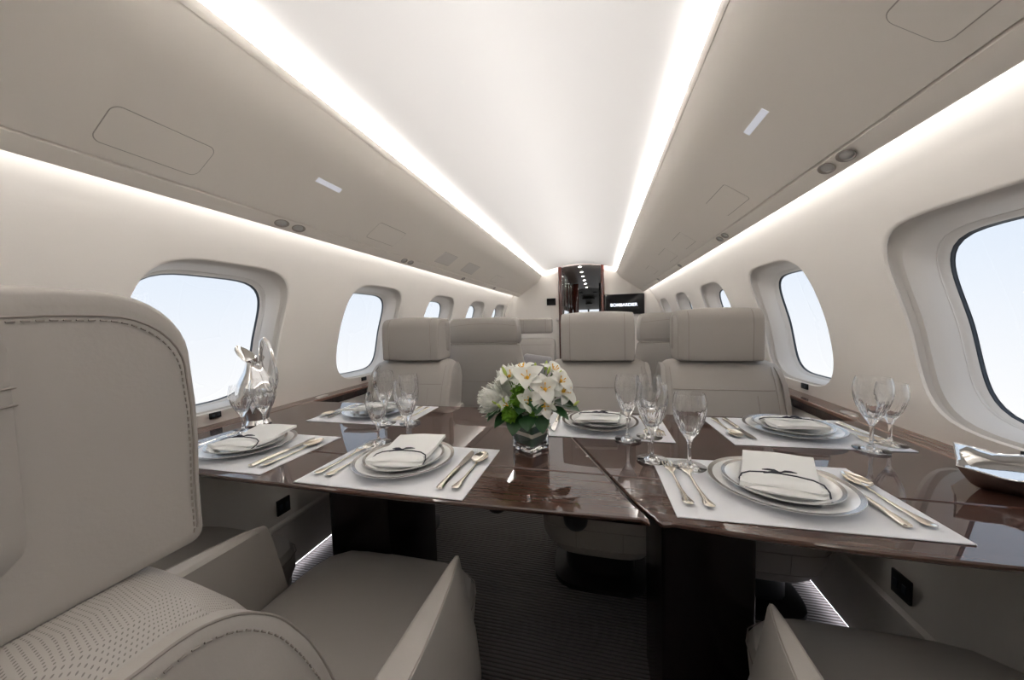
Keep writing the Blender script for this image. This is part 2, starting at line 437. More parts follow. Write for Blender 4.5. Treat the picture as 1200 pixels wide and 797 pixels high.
for s, side in ((-1, 'left'), (1, 'right')):
    B = empty('overhead_bin', 'long beige overhead bin running along the %s side of the cabin' % side, 'overhead bin', loc=(0, 0, 0))
    obj('bin_body', rings_bm([[(s * p[0], Y0, p[1]) for p in BINP], [(s * p[0], Y1, p[1]) for p in BINP]]), 'bin', B)
    def panel(name, y0, y1, x0, x1, r, mat, line=True, th=.0012, lab=None):
        yc, xc = (y0 + y1) / 2, (x0 + x1) / 2
        out = [(xc + p[1], yc + p[0]) for p in rrect(y1 - y0, x1 - x0, r)]
        inn = [(xc + p[1], yc + p[0]) for p in rrect(y1 - y0 - .004, x1 - x0 - .004, max(.001, r - .002))]
        def T(poly, off): 
            q = []
            for p in poly:
                a = bin_pt(s, p[0], off); q.append((a[0], p[1], a[1]))
            return q
        bm = rings_bm([T(inn, -.002), T(inn, th)], cap=True)
        o = obj(name, bm, mat, B)
        if line: obj('panel_gap', rings_bm([T(out, .0004), T(inn, .0004)], cap=False), 'groove', o)
        if lab: o['label'] = lab
        return o
    panel('access_panel', .535, .745, .742, .830, .018, 'bin')
    panel('service_panel', 1.475, 1.705, .740, .828, .012, 'bin')
    panel('speaker_grille', 2.20, 2.43, .742, .828, .006, 'reveal' if s < 0 else 'bin')
    panel('speaker_grille', 2.66, 2.93, .742, .828, .006, 'reveal' if s < 0 else 'bin')
    panel('small_panel', 3.45, 3.70, .745, .825, .006, 'bin')
    panel('sign_plate', 1.045, 1.165, .688, .708, .002, 'label', line=False, lab='pale blue-white blank sign plate')
    for yc in (1.062, 1.137, 1.905, 1.978, 2.86, 3.80):
        a = bin_pt(s, .883, .0)
        ang = math.atan2(.221, .305)
        n = Vector((-s * .586, 0, -.81)).normalized()
        zax = n; yax = Vector((0, 1, 0)); xax = yax.cross(zax)
        mt = Matrix.Translation(Vector((a[0], yc, a[1])) + n * .0005) @ Matrix((xax, yax, zax)).transposed().to_4x4()
        sx = .62
        b2 = lathe([(.016, .0), (.026, .0006), (.030, .003), (.027, .0045), (.023, .003), (.0205, .001)], 32)
        for v in b2.verts: v.co.x *= sx
        bmesh.ops.transform(b2, matrix=mt, verts=b2.verts)
        o = obj('reading_light', b2, 'bezel', B)
        b3 = disc(.0205, .0022, 32)
        b3 = lathe([(.0205, .001), (.014, .0035), (.006, .0042), (.0001, .0044)], 32)
        for v in b3.verts: v.co.x *= sx
        bmesh.ops.transform(b3, matrix=mt, verts=b3.verts)
        obj('lens', b3, 'lens', o)

# side ledges below the windows with their sliding pockets and latches
for s, side in ((-1, 'left'), (1, 'right')):
    L = empty('window_ledge', 'glossy walnut ledge running along the wall under the %s windows' % side, 'ledge')
    obj('ledge_top', prism([(s * 1.128, .735), (s * 1.2, .735), (s * 1.215, .738), (s * 1.215, .7495), (s * 1.132, .7495), (s * 1.128, .746)], 'y', Y0 + .01, Y1 - .005), 'woodlong', L)
    obj('ledge_face', prism([(s * 1.131, .70), (s * 1.15, .70), (s * 1.15, .736), (s * 1.131, .736)], 'y', Y0 + .01, Y1 - .005), 'darkwood', L)
    obj('wall_panel', prism([(s * 1.140, .40), (s * 1.17, .40), (s * 1.17, .70), (s * 1.140, .70)], 'y', 1.42, Y1 - .005, r=.003), 'wall', L)
    b2 = lathe([(.0001, .0065), (.018, .0062), (.026, .004), (.028, .0)], 32)
    for v in b2.verts: v.co.x *= .55; v.co.y *= 1.5
    bmesh.ops.translate(b2, vec=(s * 1.162, 1.50, .7495), verts=b2.verts)
    obj('latch', b2, 'satin', L)

# wall outlets
def outlet(x, y, z, w, h, lab, s):
    t = empty('wall_outlet', lab, 'outlet', loc=(x, y, z))
    obj('cover_plate', rbox((.008, w, h), (0, 0, 0), .002, 2), 'black', t)
    bm = bmesh.new()
    for k in (-1, 1): rbox((.003, w * .22, h * .35), (-s * .0045, k * w * .22, 0), .0008, 1, bm)
    obj('socket', bm, 'gasket', t)
outlet(-wx(.782) + .002, 1.006, .783, .042, .024, 'small black outlet under the large left window', -1)
outlet(-wx(.778) + .002, 1.894, .778, .045, .024, 'small black outlet under the second left window, behind the wine glasses', -1)
outlet(wx(.786) - .002, 1.861, .784, .05, .026, 'small black outlet under the second right window', 1)
outlet(wx(.78) - .002, .99, .785, .06, .022, 'small black outlet under the large right window, above the silver tray', 1)
outlet(-wx(.307) + .012, 1.205, .315, .065, .07, 'black socket box low on the left wall below the table', -1)
outlet(wx(.307) - .012, 1.205, .315, .065, .07, 'black socket box low on the right wall below the table', 1)

# ------------------------------------------------------------------ front bulkhead, galley corridor, cockpit
def slab_poly(name, poly, y0, y1, mat, kind='structure'):
    o = obj(name, prism(poly, 'y', y0, y1), mat, smooth=False); tag(o, kind=kind); return o
DL, DR = -.235, .325
slab_poly('wall_front_left', [(-1.3, 0), (DL - .055, 0), (DL - .055, 2.0), (-1.3, 2.0)], Y1, Y1 + .04, 'wall')
slab_poly('wall_front_right', [(DR + .045, 0), (1.3, 0), (1.3, 2.0), (DR + .045, 2.0)], Y1, Y1 + .04, 'wall')
slab_poly('wall_front_top', [(DL - .06, 1.955), (DR + .05, 1.955), (DR + .05, 2.06), (DL - .06, 2.06)], Y1, Y1 + .04, 'wall')
D = empty('door_1', kind='structure')
obj('door_frame', rbox((.055, .09, 1.915), (DL - .028, Y1 - .01, .9575), .012, 3), 'doorwood', D)
obj('door_frame', rbox((.045, .09, 1.93), (DR + .022, Y1 - .01, .965), .012, 3), 'doorwood', D)
h = [(DL - .05 + (DR - DL + .095) * i / 16) for i in range(17)]
obj('door_header', prism([(x, 1.93 - .35 * (x - .04) ** 2) for x in h] + [(h[-1], 1.99), (h[0], 1.99)], 'y', Y1 - .03, Y1 + .05), 'darkceil', D)
# corridor
CE = 9.0
for nm, x0, x1, m in (('wall_galley_left', DL - .08, DL - .05, 'darkwood'), ('wall_galley_right', DR + .03, DR + .06, 'wall')):
    slab_poly(nm, [(x0, 0), (x1, 0), (x1, 2.0), (x0, 2.0)], Y1 + .04, CE, m)
xx = [DL - .08 + (DR - DL + .14) * i / 12 for i in range(13)]
bm = rings_bm([[(x, Y1 + .02, 1.93 - .35 * (x - .04) ** 2) for x in xx], [(x, CE, 1.93 - .35 * (x - .04) ** 2) for x in xx]], closed=False, cap=False)
tag(obj('ceiling_galley', bm, 'darkceil'), kind='structure')
# cabinet door seams on the galley wall
G = empty('galley_cabinet', 'dark glossy galley cabinet along the left of the forward corridor', 'cabinet')
obj('cabinet_body', rbox((.05, 2.0, 1.88), (DL - .024, 6.3, .94), .004, 2), 'darkwood', G)
for k in range(3):
    dd = obj('cabinet_door', rbox((.012, .60, .50), (DL + .006, 5.7 + .63 * k, 1.60), .004, 2), 'darkwood', G)
    obj('handle', rbox((.012, .12, .012), (DL + .014, 5.7 + .63 * k, 1.40), .004, 2), 'chrome', dd)
obj('counter_lining', rbox((.01, 1.9, .30), (DL + .005, 6.3, 1.13), .003, 1), 'chrome', G)
Pn = empty('partition_post', 'narrow dark red wooden partition in the forward corridor', 'partition')
obj('post', rbox((.12, .10, 1.90), (DL + .06, 7.5, .95), .01, 2), 'doorwood', Pn)
obj('curtain', prism([(DR + .03 - .05 - .012 * (k % 2), 0) for k in range(1)] + [(DR + .03, 0), (DR + .03, 1.9), (DR - .02, 1.9)], 'y', 7.6, 7.9), 'black', Pn)
for k, y in enumerate((5.33, 5.9, 6.5, 7.15, 7.85, 8.65)):
    z = 1.93 - .35 * .02 ** 2
    t = empty('ceiling_spotlight', 'round recessed spotlight in the dark corridor ceiling beyond the doorway', 'spotlight', 'recessed spotlights along the corridor ceiling', (.02, y, z - .002))
    obj('bezel', lathe([(.030, .002), (.040, -.001), (.040, -.004), (.028, -.004), (.028, .0)], 24), 'satin', t)
    obj('bulb', disc(.021, -.002, 24), 'spot', t)
# cockpit
slab_poly('wall_cockpit_left', [(-.95, 0), (-.9, 0), (-.9, 2.0), (-.95, 2.0)], CE, 10.7, 'cockpit')
slab_poly('wall_cockpit_right', [(.95, 0), (1.0, 0), (1.0, 2.0), (.95, 2.0)], CE, 10.7, 'cockpit')
slab_poly('wall_cockpit_rear', [(-1.0, 0), (DL - .05, 0), (DL - .05, 2), (-1.0, 2)], CE, CE + .03, 'cockpit')
slab_poly('wall_cockpit_back', [(DR + .03, 0), (1.0, 0), (1.0, 2), (DR + .03, 2)], CE, CE + .03, 'cockpit')
cp = [(CE - .01, 1.99), (CE + .3, 1.90), (CE + .7, 1.84), (CE + 1.1, 1.70), (CE + 1.4, 1.56), (CE + 1.6, 1.43)]
bm = rings_bm([[(-1.0, y, z) for y, z in cp], [(1.0, y, z) for y, z in cp]], closed=False, cap=False)
tag(obj('ceiling_cockpit', bm, 'cockpit'), kind='structure')
slab_poly('wall_cockpit_front', [(-1.0, 0), (1.0, 0), (1.0, 1.16), (-1.0, 1.16)], 10.58, 10.62, 'black')
for x0, x1, wl_ in ((-.90, -.03, 20), (.03, .95, 21)):
    w = empty('window_%d' % wl_, kind='structure')
    obj('pane', rbox((x1 - x0, .01, .30), ((x0 + x1) / 2, 10.6, 1.30), 0), 'pane', w, smooth=False)
    obj('window_frame', rbox((.05, .03, .30), (x0 - .02, 10.6, 1.30), .005), 'black', w)
tag(obj('floor_cockpit', rbox((2, 1.7, .02), (0, 9.85, -.01), 0), 'black', smooth=False), kind='structure')
I = empty('instrument_panel', 'black arched instrument panel at the far front of the cockpit', 'instrument panel', loc=(0, 10.3, .6))
ap = [(-.8 + 1.6 * i / 16) for i in range(17)]
obj('glareshield', prism([(x, .56 + .03 * cos(x * 4)) for x in ap] + [(.8, .2), (-.8, .2)], 'y', -.1, .1), 'black', I)
obj('console', rbox((.3, .6, .5), (0, -.1, 0), .03), 'black', I)
for k, (x, lab) in enumerate(((-.32, 'left black pilot seat seen through the cockpit doorway'), (.42, 'right black pilot seat seen through the cockpit doorway'))):
    t = empty('pilot_seat', lab, 'seat', loc=(x, 9.75, 0))
    obj('backrest', rbox((.42, .12, .62), (0, 0, .85), .05, 3), 'black', t)
    obj('headrest', rbox((.26, .09, .18), (0, 0, 1.26), .035, 3), 'black', t)
    obj('seat_base', rbox((.44, .45, .55), (0, .2, .275), .04, 3), 'black', t)
t = empty('overhead_switch_panel', 'dark switch panels on the pale cockpit ceiling', 'switch panel', loc=(0, 0, 0))
for (x, y, z, w, d) in ((-.16, CE + .55, 1.856, .10, .10), (.22, CE + .55, 1.856, .10, .10), (.03, CE + 1.0, 1.725, .34, .16), (.03, CE + 1.3, 1.59, .18, .12)):
    obj('switch_block', rbox((w, d, .02), (x, y, z), .004, 1), 'black', t)
# TV screen
T = empty('television', 'wide black wall screen showing white company lettering on the front bulkhead', 'screen', loc=(.642, Y1, 1.332))
obj('bezel', rbox((.55, .035, .29), (0, -.0175, 0), .006, 2), 'black', T)
scr = obj('screen', rbox((.53, .004, .27), (0, -.036, 0), .001, 1), 'blackgloss', T)
cu = bpy.data.curves.new('txt', 'FONT'); cu.body = 'BOMBARDIER'; cu.size = .062; cu.extrude = .0006; cu.align_x = 'CENTER'; cu.align_y = 'CENTER'; cu.offset = .0003
to = bpy.data.objects.new('lettering_src', cu); COL.objects.link(to)
bpy.context.view_layer.update()
me = bpy.data.meshes.new_from_object(to.evaluated_get(bpy.context.evaluated_depsgraph_get()))
bpy.data.objects.remove(to)
xsn = [v.co.x for v in me.vertices]; wdt = max(xsn) - min(xsn)
me.materials.clear(); me.materials.append(M['letters'])
for v in me.vertices: v.co.x *= .365 / wdt
lo = bpy.data.objects.new('lettering', me); COL.objects.link(lo); lo.parent = scr; lo.rotation_euler = (PI / 2, 0, 0); lo.location = (-.005, -.0395, -.012)
lo['label'] = 'white glowing capital lettering'
T2 = empty('control_screen', 'small black rectangular panel on the bulkhead left of the doorway', 'screen', loc=(-.405, Y1, 1.407))
obj('bezel', rbox((.135, .02, .105), (0, -.01, 0), .004, 2), 'black', T2)
obj('screen', rbox((.12, .003, .09), (0, -.021, 0), .001, 1), 'blackgloss', T2)
T3 = empty('door_latch_plate', 'small grey switch on the bulkhead beside the left door post', 'switch', loc=(-.315, Y1, 1.135))
obj('plate', rbox((.05, .012, .05), (0, -.006, 0), .004, 2), 'satin', T3); obj('button', rbox((.018, .006, .018), (0, -.014, 0), .002, 2), 'reveal', T3)
# ------------------------------------------------------------------ chairs
def srect(hx, hy, n=5, N=40):
    return [supere(n, hx, hy, 2 * PI * (k + .5) / N) for k in range(N)]
def loft_z(rings, N=40):
    out = []
    for z, yc, hx, hy, n in rings:
        out.append([(p[0], yc + p[1], z) for p in srect(hx, hy, n, N)])
    return rings_bm(out)
BACK = [  # z, front y, rear y, half width
    (.36, -.02, -.20, .235), (.40, -.03, -.22, .252), (.48, -.055, -.25, .260), (.58, -.09, -.295, .263), (.69, -.128, -.335, .263), (.76, -.152, -.352, .262),
    (.81, -.176, -.362, .260), (.845, -.195, -.366, .257), (.872, -.212, -.364, .250), (.892, -.227, -.358, .238), (.905, -.243, -.347, .220), (.911, -.262, -.333, .192), (.912, -.285, -.315, .15)]
def stitch_line(pts, name, parent, off=(0, 0, 0), every=.006, r=.0007, mat='seam'):
    """dashes along a polyline"""
    pts = [Vector(p) for p in pts]; bm = bmesh.new()
    L = [0]
    for a, b in zip(pts, pts[1:]): L.append(L[-1] + (b - a).length)
    def at(t):
        for i in range(len(pts) - 1):
            if t <= L[i + 1]: u = (t - L[i]) / max(1e-9, L[i + 1] - L[i]); return pts[i].lerp(pts[i + 1], u)
        return pts[-1]
    t = 0
    while t + every * .6 < L[-1]:
        tube([at(t), at(t + every * .6)], r, 5, bm); t += every
    return obj(name, bm, mat, parent)
def seam(pts, parent, r=.0014, closed=False, name='piping', mat='seam'):
    return obj(name, tube(pts, r, 6, closed=closed), mat, parent)

def arm_bm(s, wi=.25, wo=.06):
    # wedge armrest, tip forward
    rows = []
    for (yt, yb, zt, zb, ot, ob) in ((.205, .262, .612, .36, .008, .016), (.198, .256, .626, .345, .014, .026), (.17, .235, .632, .33, .024, .045), (.12, .19, .634, .32, .036, .06), (.05, .10, .637, .31, .048, .072),
                                      (-.03, 0, .640, .30, .058, .078), (-.14, -.12, .646, .30, .064, .080), (-.27, -.25, .655, .30, .066, .080)):
        k = wo / .066
        ot *= k; ob *= k
        def P(x, z):
            t = (z - zb) / (zt - zb); return (s * (wi + x), yb + (yt - yb) * t, z)
        c = .006
        rows.append([P(0, zb), P(0, (zb + zt) / 2), P(0, zt - c * 1.5), P(min(c, ot * .3), zt - c * .3), P(min(c * 1.6, ot * .5), zt), P(max(ot - c, ot * .55), zt), P(max(ot - c * .3, ot * .8), zt - c * .3), P(ot, zt - c * 1.5),
                     P(ot + (ob - ot) * .35, zt - (zt - zb) * .3), P(ob, (zb + zt) / 2 - .03), P(ob, zb + .02), P(ob - .008, zb)])
    fine = []
    for i in range(len(rows) - 1):
        g = lambda k: rows[max(0, min(len(rows) - 1, k))]
        for q in range(4):
            t = q / 4
            fine.append([tuple(.5 * (2 * p1[d] + (p2[d] - p0[d]) * t + (2 * p0[d] - 5 * p1[d] + 4 * p2[d] - p3[d]) * t * t + (3 * p1[d] - p0[d] - 3 * p2[d] + p3[d]) * t ** 3) for d in range(3)) for p0, p1, p2, p3 in zip(g(i - 1), g(i), g(i + 1), g(i + 2))])
    return rings_bm(fine + [rows[-1]])

def make_chair(label, loc, rz, wo=.06, perf=False, arms=(1, -1), group=None, near=False, cf=.417):
    hw = .93 if near else 1.0; hy = (cf + .20) / 2; yc0 = cf - hy; by = hy + .02; bc = yc0 - .03
    c = empty('dining_seat', label, 'seat', group, loc, rz)
    # swivel base
    obj('pedestal_base', loft_z([(.0, .0, .20, .20, 4), (.02, .0, .20, .20, 4), (.03, -.02, .15, .15, 4), (.26, -.02, .15, .15, 4)]), 'black', c)
    b = loft_z([(.150, bc, .17, by * .75, 4), (.156, bc, .195, by * .84, 4.5), (.17, bc, .205, by * .88, 5), (.198, bc, .216, by * .92, 5), (.203, bc, .226, by * .95, 5), (.24, bc, .236, by * .975, 6), (.30, bc, .243, by * .99, 6), (.338, bc, .246, by, 6), (.342, bc, .240, by * .98, 6)])
    sb = obj('seat_base', b, 'leather', c)
    for z, hx_, k in ((.283, .2425, .989), (.200, .2215, .937)):
        seam([(p[0], bc + p[1], z) for p in srect(hx_, by * k, 6 if z > .25 else 5, 48)], sb, .0016, True)
    for x in (-.09, .09): seam([(x, bc + by * .989, .282), (x, bc + by * .975, .24), (x, bc + by * .95, .203)], sb, .0015)
    b = loft_z([(.340, yc0, .225, hy - .026, 6), (.348, yc0, .240, hy - .011, 6), (.375, yc0, .249, hy, 6), (.415, yc0, .249, hy, 6), (.438, yc0, .243, hy - .007, 5.5), (.449, yc0, .225, hy - .026, 5), (.454, yc0, .18, hy - .075, 4), (.457, yc0, .10, hy * .45, 3)])
    sc = obj('seat_cushion', b, 'leather', c)
    seam([(p[0], yc0 + p[1], .418) for p in srect(.2500, hy + .001, 6, 60)], sc, .0013, True)
    # backrest
    rg = [(z, (f + r) / 2, hx, (f - r) / 2, 5 if z < .85 else 4) for z, f, r, hx in BACK]
    bk = obj('backrest', loft_z(rg, 56), 'perf' if perf else 'leather', c)
    def fy(z): 
        return interp([(q[0], q[1]) for q in BACK], z)
    if not perf:
        # horizontal seam and lumbar panels on the front face
        def FY(x, z):
            hx = interp([(q[0], q[3]) for q in BACK], z); f = interp([(q[0], q[1]) for q in BACK], z); r = interp([(q[0], q[2]) for q in BACK], z)
            return (f + r) / 2 + (f - r) / 2 * max(0, 1 - (abs(x) / hx) ** 5) ** .2 + .0004
        seam([(x / 100, FY(x / 100, .782), .782) for x in range(-21, 22, 2)], bk, .0016)
        for x in (-.135, .135): seam([(x, FY(x, z / 100), z / 100) for z in range(46, 79, 3)], bk, .0013)
        for s in (-1, 1): seam([(s * .215, FY(.215, z / 100), z / 100) for z in range(46, 90, 2)], bk, .0013)
    # side bolsters
    seamc = [(-.330, .886), (-.300, .891), (-.270, .889), (-.243, .878), (-.222, .862), (-.204, .842), (-.190, .818), (-.176, .79), (-.16, .75), (-.144, .70), (-.12, .62), (-.098, .55), (-.075, .47), (-.085, .41), (-.20, .41),
             (-.262, .50), (-.30, .60), (-.325, .70), (-.340, .78), (-.347, .84)]
    def smooth(P, closed=True, m=4):
        out = []; n = len(P)
        for i in range(n if closed else n - 1):
            g = lambda k: P[k % n] if closed else P[max(0, min(n - 1, k))]
            p0, p1, p2, p3 = g(i - 1), g(i), g(i + 1), g(i + 2)
            for q in range(m):
                t = q / m
                out.append(tuple(.5 * (2 * p1[d] + (p2[d] - p0[d]) * t + (2 * p0[d] - 5 * p1[d] + 4 * p2[d] - p3[d]) * t * t + (3 * p1[d] - p0[d] - 3 * p2[d] + p3[d]) * t ** 3) for d in (0, 1)))
        return out if closed else out + [P[-1]]
    seamc = smooth(seamc)
    for s in (-1, 1):
        rr = []
        for t, x in ((1.0, .244), (1.0, .2595), (.985, .2635), (.93, .2655), (.8, .267), (.55, .268), (.2, .2685)):
            ring = []
            for (y, z) in seamc:
                # pull towards a spine line so that it stays inside the outline
                sy = interp([(.40, -.16), (.6, -.20), (.8, -.26), (.9, -.29)], z); sz = min(max(z, .47), .83)
                xx_ = x - .010 * min(1, max(0, (z - .80) / .08))
                ring.append((s * xx_, sy + (y - sy) * t, sz + (z - sz) * t))
            rr.append(ring)
        bo = obj('side_bolster', rings_bm(rr), 'leather', c)
        if near:
            seam([(s * (.2632 - .010 * min(1, max(0, (z - .80) / .08))), y, z) for y, z in seamc[:52]], bo, .0013)
            ins = [(-.318, .8765), (-.290, .8805), (-.266, .8775), (-.243, .8655), (-.226, .850), (-.2105, .830), (-.199, .808), (-.186, .78), (-.171, .743), (-.155, .695), (-.132, .62), (-.11, .55)]
            ins = smooth(ins, False)
            stitch_line([(s * (.2678 - .0095 * min(1, max(0, (z - .80) / .08))), y, z) for y, z in ins], 'stitching', bo, every=.0085, r=.0009)
    # headrest
    def hfn(v):
        t = v.x / .18
        v.z += .008 * (1 - t * t) * (1 if v.z > 1.03 else 0)
        if v.y > -.26: v.y += .004 * (1 - t * t)
        return v
    def arc(cy_, cz_, ry, rz_, a0, a1, n=6): return [(cy_ + ry * cos(math.radians(a0 + (a1 - a0) * k / n)), cz_ + rz_ * sin(math.radians(a0 + (a1 - a0) * k / n))) for k in range(n + 1)]
    prof = arc(-.2135, .921, .010, .011, -90, 0, 4) + [(-.2035, .97), (-.2015, 1.01), (-.2015, 1.05), (-.2035, 1.085)] + arc(-.262, 1.095, .058, .058, 5, 90, 8) + [(-.29, 1.153), (-.335, 1.150)] + arc(-.345, 1.125, .025, .025, 90, 180, 4) + [(-.37, 1.03)] + arc(-.345, .935, .025, .025, 180, 270, 4) + [(-.285, .910)]
    hr = []
    def inset(k): return [(-.287 + (y + .287) * k, 1.03 + (z - 1.03) * k) for y, z in prof]
    for x, k in ((-.1815, .5), (-.1815, .90), (-.1808, .965), (-.1790, .985), (-.1755, .996), (-.170, 1), (-.14, 1), (-.105, 1), (-.07, 1), (-.035, 1), (0, 1), (.035, 1), (.07, 1), (.105, 1), (.14, 1), (.170, 1), (.1755, .996), (.1790, .985), (.1808, .965), (.1815, .90), (.1815, .5)):
        ring = []
        for (yy, zz) in inset(k):
            cr = 1 - (x / .182) ** 2
            if zz > 1.08: zz += .010 * cr * min(1, (zz - 1.08) / .05)
            if yy > -.26: yy += .007 * cr * min(1, (yy + .26) / .04)
            ring.append((x * hw, yy, zz))
        hr.append(ring)
    hd = obj('headrest', rings_bm(hr), 'leather', c)
    front_ = prof[1:15]
    for s in (-1, 1):
        cr = 1 - (.135 / .182) ** 2
        seam([(s * .135 * hw, y + (.007 * cr * min(1, (y + .26) / .04) if y > -.26 else 0) + .0002, z + (.010 * cr * min(1, (z - 1.08) / .05) if z > 1.08 else 0) + .0002) for y, z in front_], hd, .0015)
        ins = [(y, z) for y, z in [(-.287 + (y + .287) * .925, 1.03 + (z - 1.03) * .925) for y, z in prof[3:22]]]
        ins = [(y, z - (.010 if z > 1.10 else .010 * max(0, (z - 1.02) / .08))) for y, z in ins]
        seam([(s * .1818 * hw, y, z) for y, z in ins], hd, .0009)
        if near: stitch_line([(s * .1824 * hw, y - .0035, z - .0035) for y, z in ins], 'stitching', hd, every=.0065, r=.0007)
    rp = obj('headrest_pad', rbox((.382 * hw, .080, .20), (0, -.340, 1.045), .034, 5), 'leather', c)
    if near:
        for z in (1.078, 1.088): seam([(x, -.3065 - .0, z) for x in (-.15, .15)] , rp, .0006) if False else None
        for z in (1.072, 1.084):
            pts = [(.150, -.3805), (.170, -.377), (.186, -.366), (.1912, -.35), (.1912, -.332), (.187, -.318), (.178, -.306)]
            seam([(p[0] * hw, p[1], z) for p in pts], rp, .0009)
    # arms
    for s in arms:
        a = obj('armrest', arm_bm(s, .252, wo), 'leather', c)
        k = wo / .066
        edge = [(.199, .6255, .014), (.17, .632, .024), (.12, .634, .036), (.05, .637, .048), (-.03, .640, .058), (-.14, .646, .064), (-.25, .654, .066)]
        seam([(s * (.252 + e[2] * k - .0035), e[0], e[1] - .0006) for e in edge], a, .0012)
    return c

chA = make_chair('pale grey leather seat in the left foreground, seen from beside its headrest', (-.287, .452, 0), 0, perf=True, near=True, group='seats on the near side of the table')
dup(chA, (.812, .45, 0), 0, 'near leather seat in the bottom right corner, only armrest and cushion showing', 'seats on the near side of the table')
ch0 = make_chair('near leather seat by the left wall, mostly hidden behind the foreground seat', (-.885, .455, 0), 0, perf=True, arms=(), group='seats on the near side of the table')
chF = make_chair('grey leather seat facing the camera across the table beside the left wall', (-.795, 1.575, 0), PI, wo=.045, cf=.245, group='seats on the far side of the table')
dup(chF, (.265, 1.575, 0), PI, 'grey leather seat facing the camera behind the flower vase, in the middle', 'seats on the far side of the table')
dup(chF, (.825, 1.575, 0), PI, 'grey leather seat facing the camera across the table beside the right wall', 'seats on the far side of the table')

# club seats seen from behind, and the ones facing them
def make_club(label, loc, rz, pillow=None):
    c = empty('club_seat', label, 'seat', 'club seats in the forward cabin', loc, rz)
    obj('pedestal_base', rbox((.42, .42, .22), (0, .2, .11), .03), 'black', c)
    obj('seat_base', loft_z([(.20, .22, .27, .30, 5), (.23, .22, .30, .33, 6), (.40, .22, .31, .34, 6), (.42, .22, .30, .33, 6)]), 'leather', c)
    obj('seat_cushion', loft_z([(.40, .26, .24, .28, 6), (.42, .26, .25, .30, 6), (.47, .26, .25, .30, 6), (.49, .26, .23, .28, 5), (.495, .26, .15, .2, 4)]), 'leather', c)
    sh = [(.43, .20, 0.0 + .02, .335), (.46, .17, .0, .345), (.55, .15, -.0, .34), (.70, .13, 0, .325), (.80, .12, 0, .305), (.88, .11, 0, .287), (.94, .105, .003, .277), (.958, .10, .008, .272), (.962, .09, .02, .262)]
    bs = obj('back_shell', loft_z([(z, (f + r) / 2, hx, (f - r) / 2, 6) for z, f, r, hx in sh], 48), 'leather', c)
    seam([(x / 100, -.0010, .69) for x in range(-30, 31, 5)], bs, .0016)
    hs = [(.968, .10, .02, .262), (.972, .12, .008, .272), (.985, .13, .002, .277), (1.08, .13, .0, .275), (1.125, .125, .004, .268), (1.142, .115, .012, .258), (1.152, .10, .025, .238), (1.157, .08, .045, .19)]
    hd = obj('headrest', loft_z([(z, (f + r) / 2, hx, (f - r) / 2, 6) for z, f, r, hx in hs], 48), 'leather', c)
    seam([(x / 100, .0012 + (.004 if abs(x) > 22 else 0), 1.112 - .00003 * x * x) for x in range(-25, 26, 5)], hd, .0012)
    seam([(x / 100, -.0006, .988) for x in range(-25, 26, 5)], hd, .0012)
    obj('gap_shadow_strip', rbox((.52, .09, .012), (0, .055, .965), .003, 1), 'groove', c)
    obj('head_cushion', rbox((.36, .10, .20), (0, .17, 1.055), .03, 4), 'leather', c)
    obj('back_cushion', rbox((.48, .09, .46), (0, .19, .70), .035, 4), 'leather', c)
    for s in (-1, 1): obj('armrest', rbox((.07, .50, .26), (s * .295, .27, .52), .025, 3), 'leather', c)
    return c
cl = make_club('wide grey club seat seen from behind, left of the flower vase', (-.548, 2.35, 0), 0)
dup(cl, (.80, 2.35, 0), 0, 'wide grey club seat seen from behind, between the two right-hand dining seats')
# facing-aft lounge seat near the bulkhead
def rear_facing(label, loc):
    c = empty('lounge_seat', label, 'seat', None, loc, PI)
    obj('pedestal_base', rbox((.42, .42, .22), (0, .2, .11), .03), 'black', c)
    obj('seat_base', loft_z([(.20, .22, .27, .30, 5), (.23, .22, .30, .33, 6), (.42, .22, .30, .33, 6)]), 'leather', c)
    obj('seat_cushion', loft_z([(.40, .26, .24, .28, 6), (.47, .26, .25, .30, 6), (.49, .26, .23, .28, 5)]), 'leather', c)
    rg = [(z, (f + r) / 2, hx, (f - r) / 2, 5) for z, f, r, hx in BACK]
    b = obj('backrest', loft_z([(z, yc + .22, hx, hy, n) for z, yc, hx, hy, n in rg], 48), 'leather', c)
    seam([(x / 100, .046, .83) for x in range(-22, 23, 4)], b, .0016)
    h = obj('headrest', rbox((.44, .10, .19), (0, -.09, 1.06), .03, 4), 'leather', c)
    for s in (-1, 1):
        seam([(s * .14, -.0395, .98), (s * .14, -.0395, 1.14)], h, .0028)
        obj('armrest', rbox((.07, .50, .26), (s * .295, .25, .52), .025, 3), 'leather', c)
    return c
rear_facing('small distant grey seat facing the camera left of the doorway', (-.50, 4.2, 0))
pl = obj('throw_pillow', rbox((.34, .12, .24), (0, 0, 0), .055, 5, fn=lambda v: Vector((v.x, v.y * (1.25 - 3.2 * abs(v.x)), v.z * (1 + .25 * (abs(v.x) / .17) ** 2)))), 'satinpillow')
pl.location = (-.43, 3.94, .59); pl.rotation_euler = (-.25, .15, .1)
tag(pl, 'shiny grey satin pillow propped on the small distant seat', 'pillow')

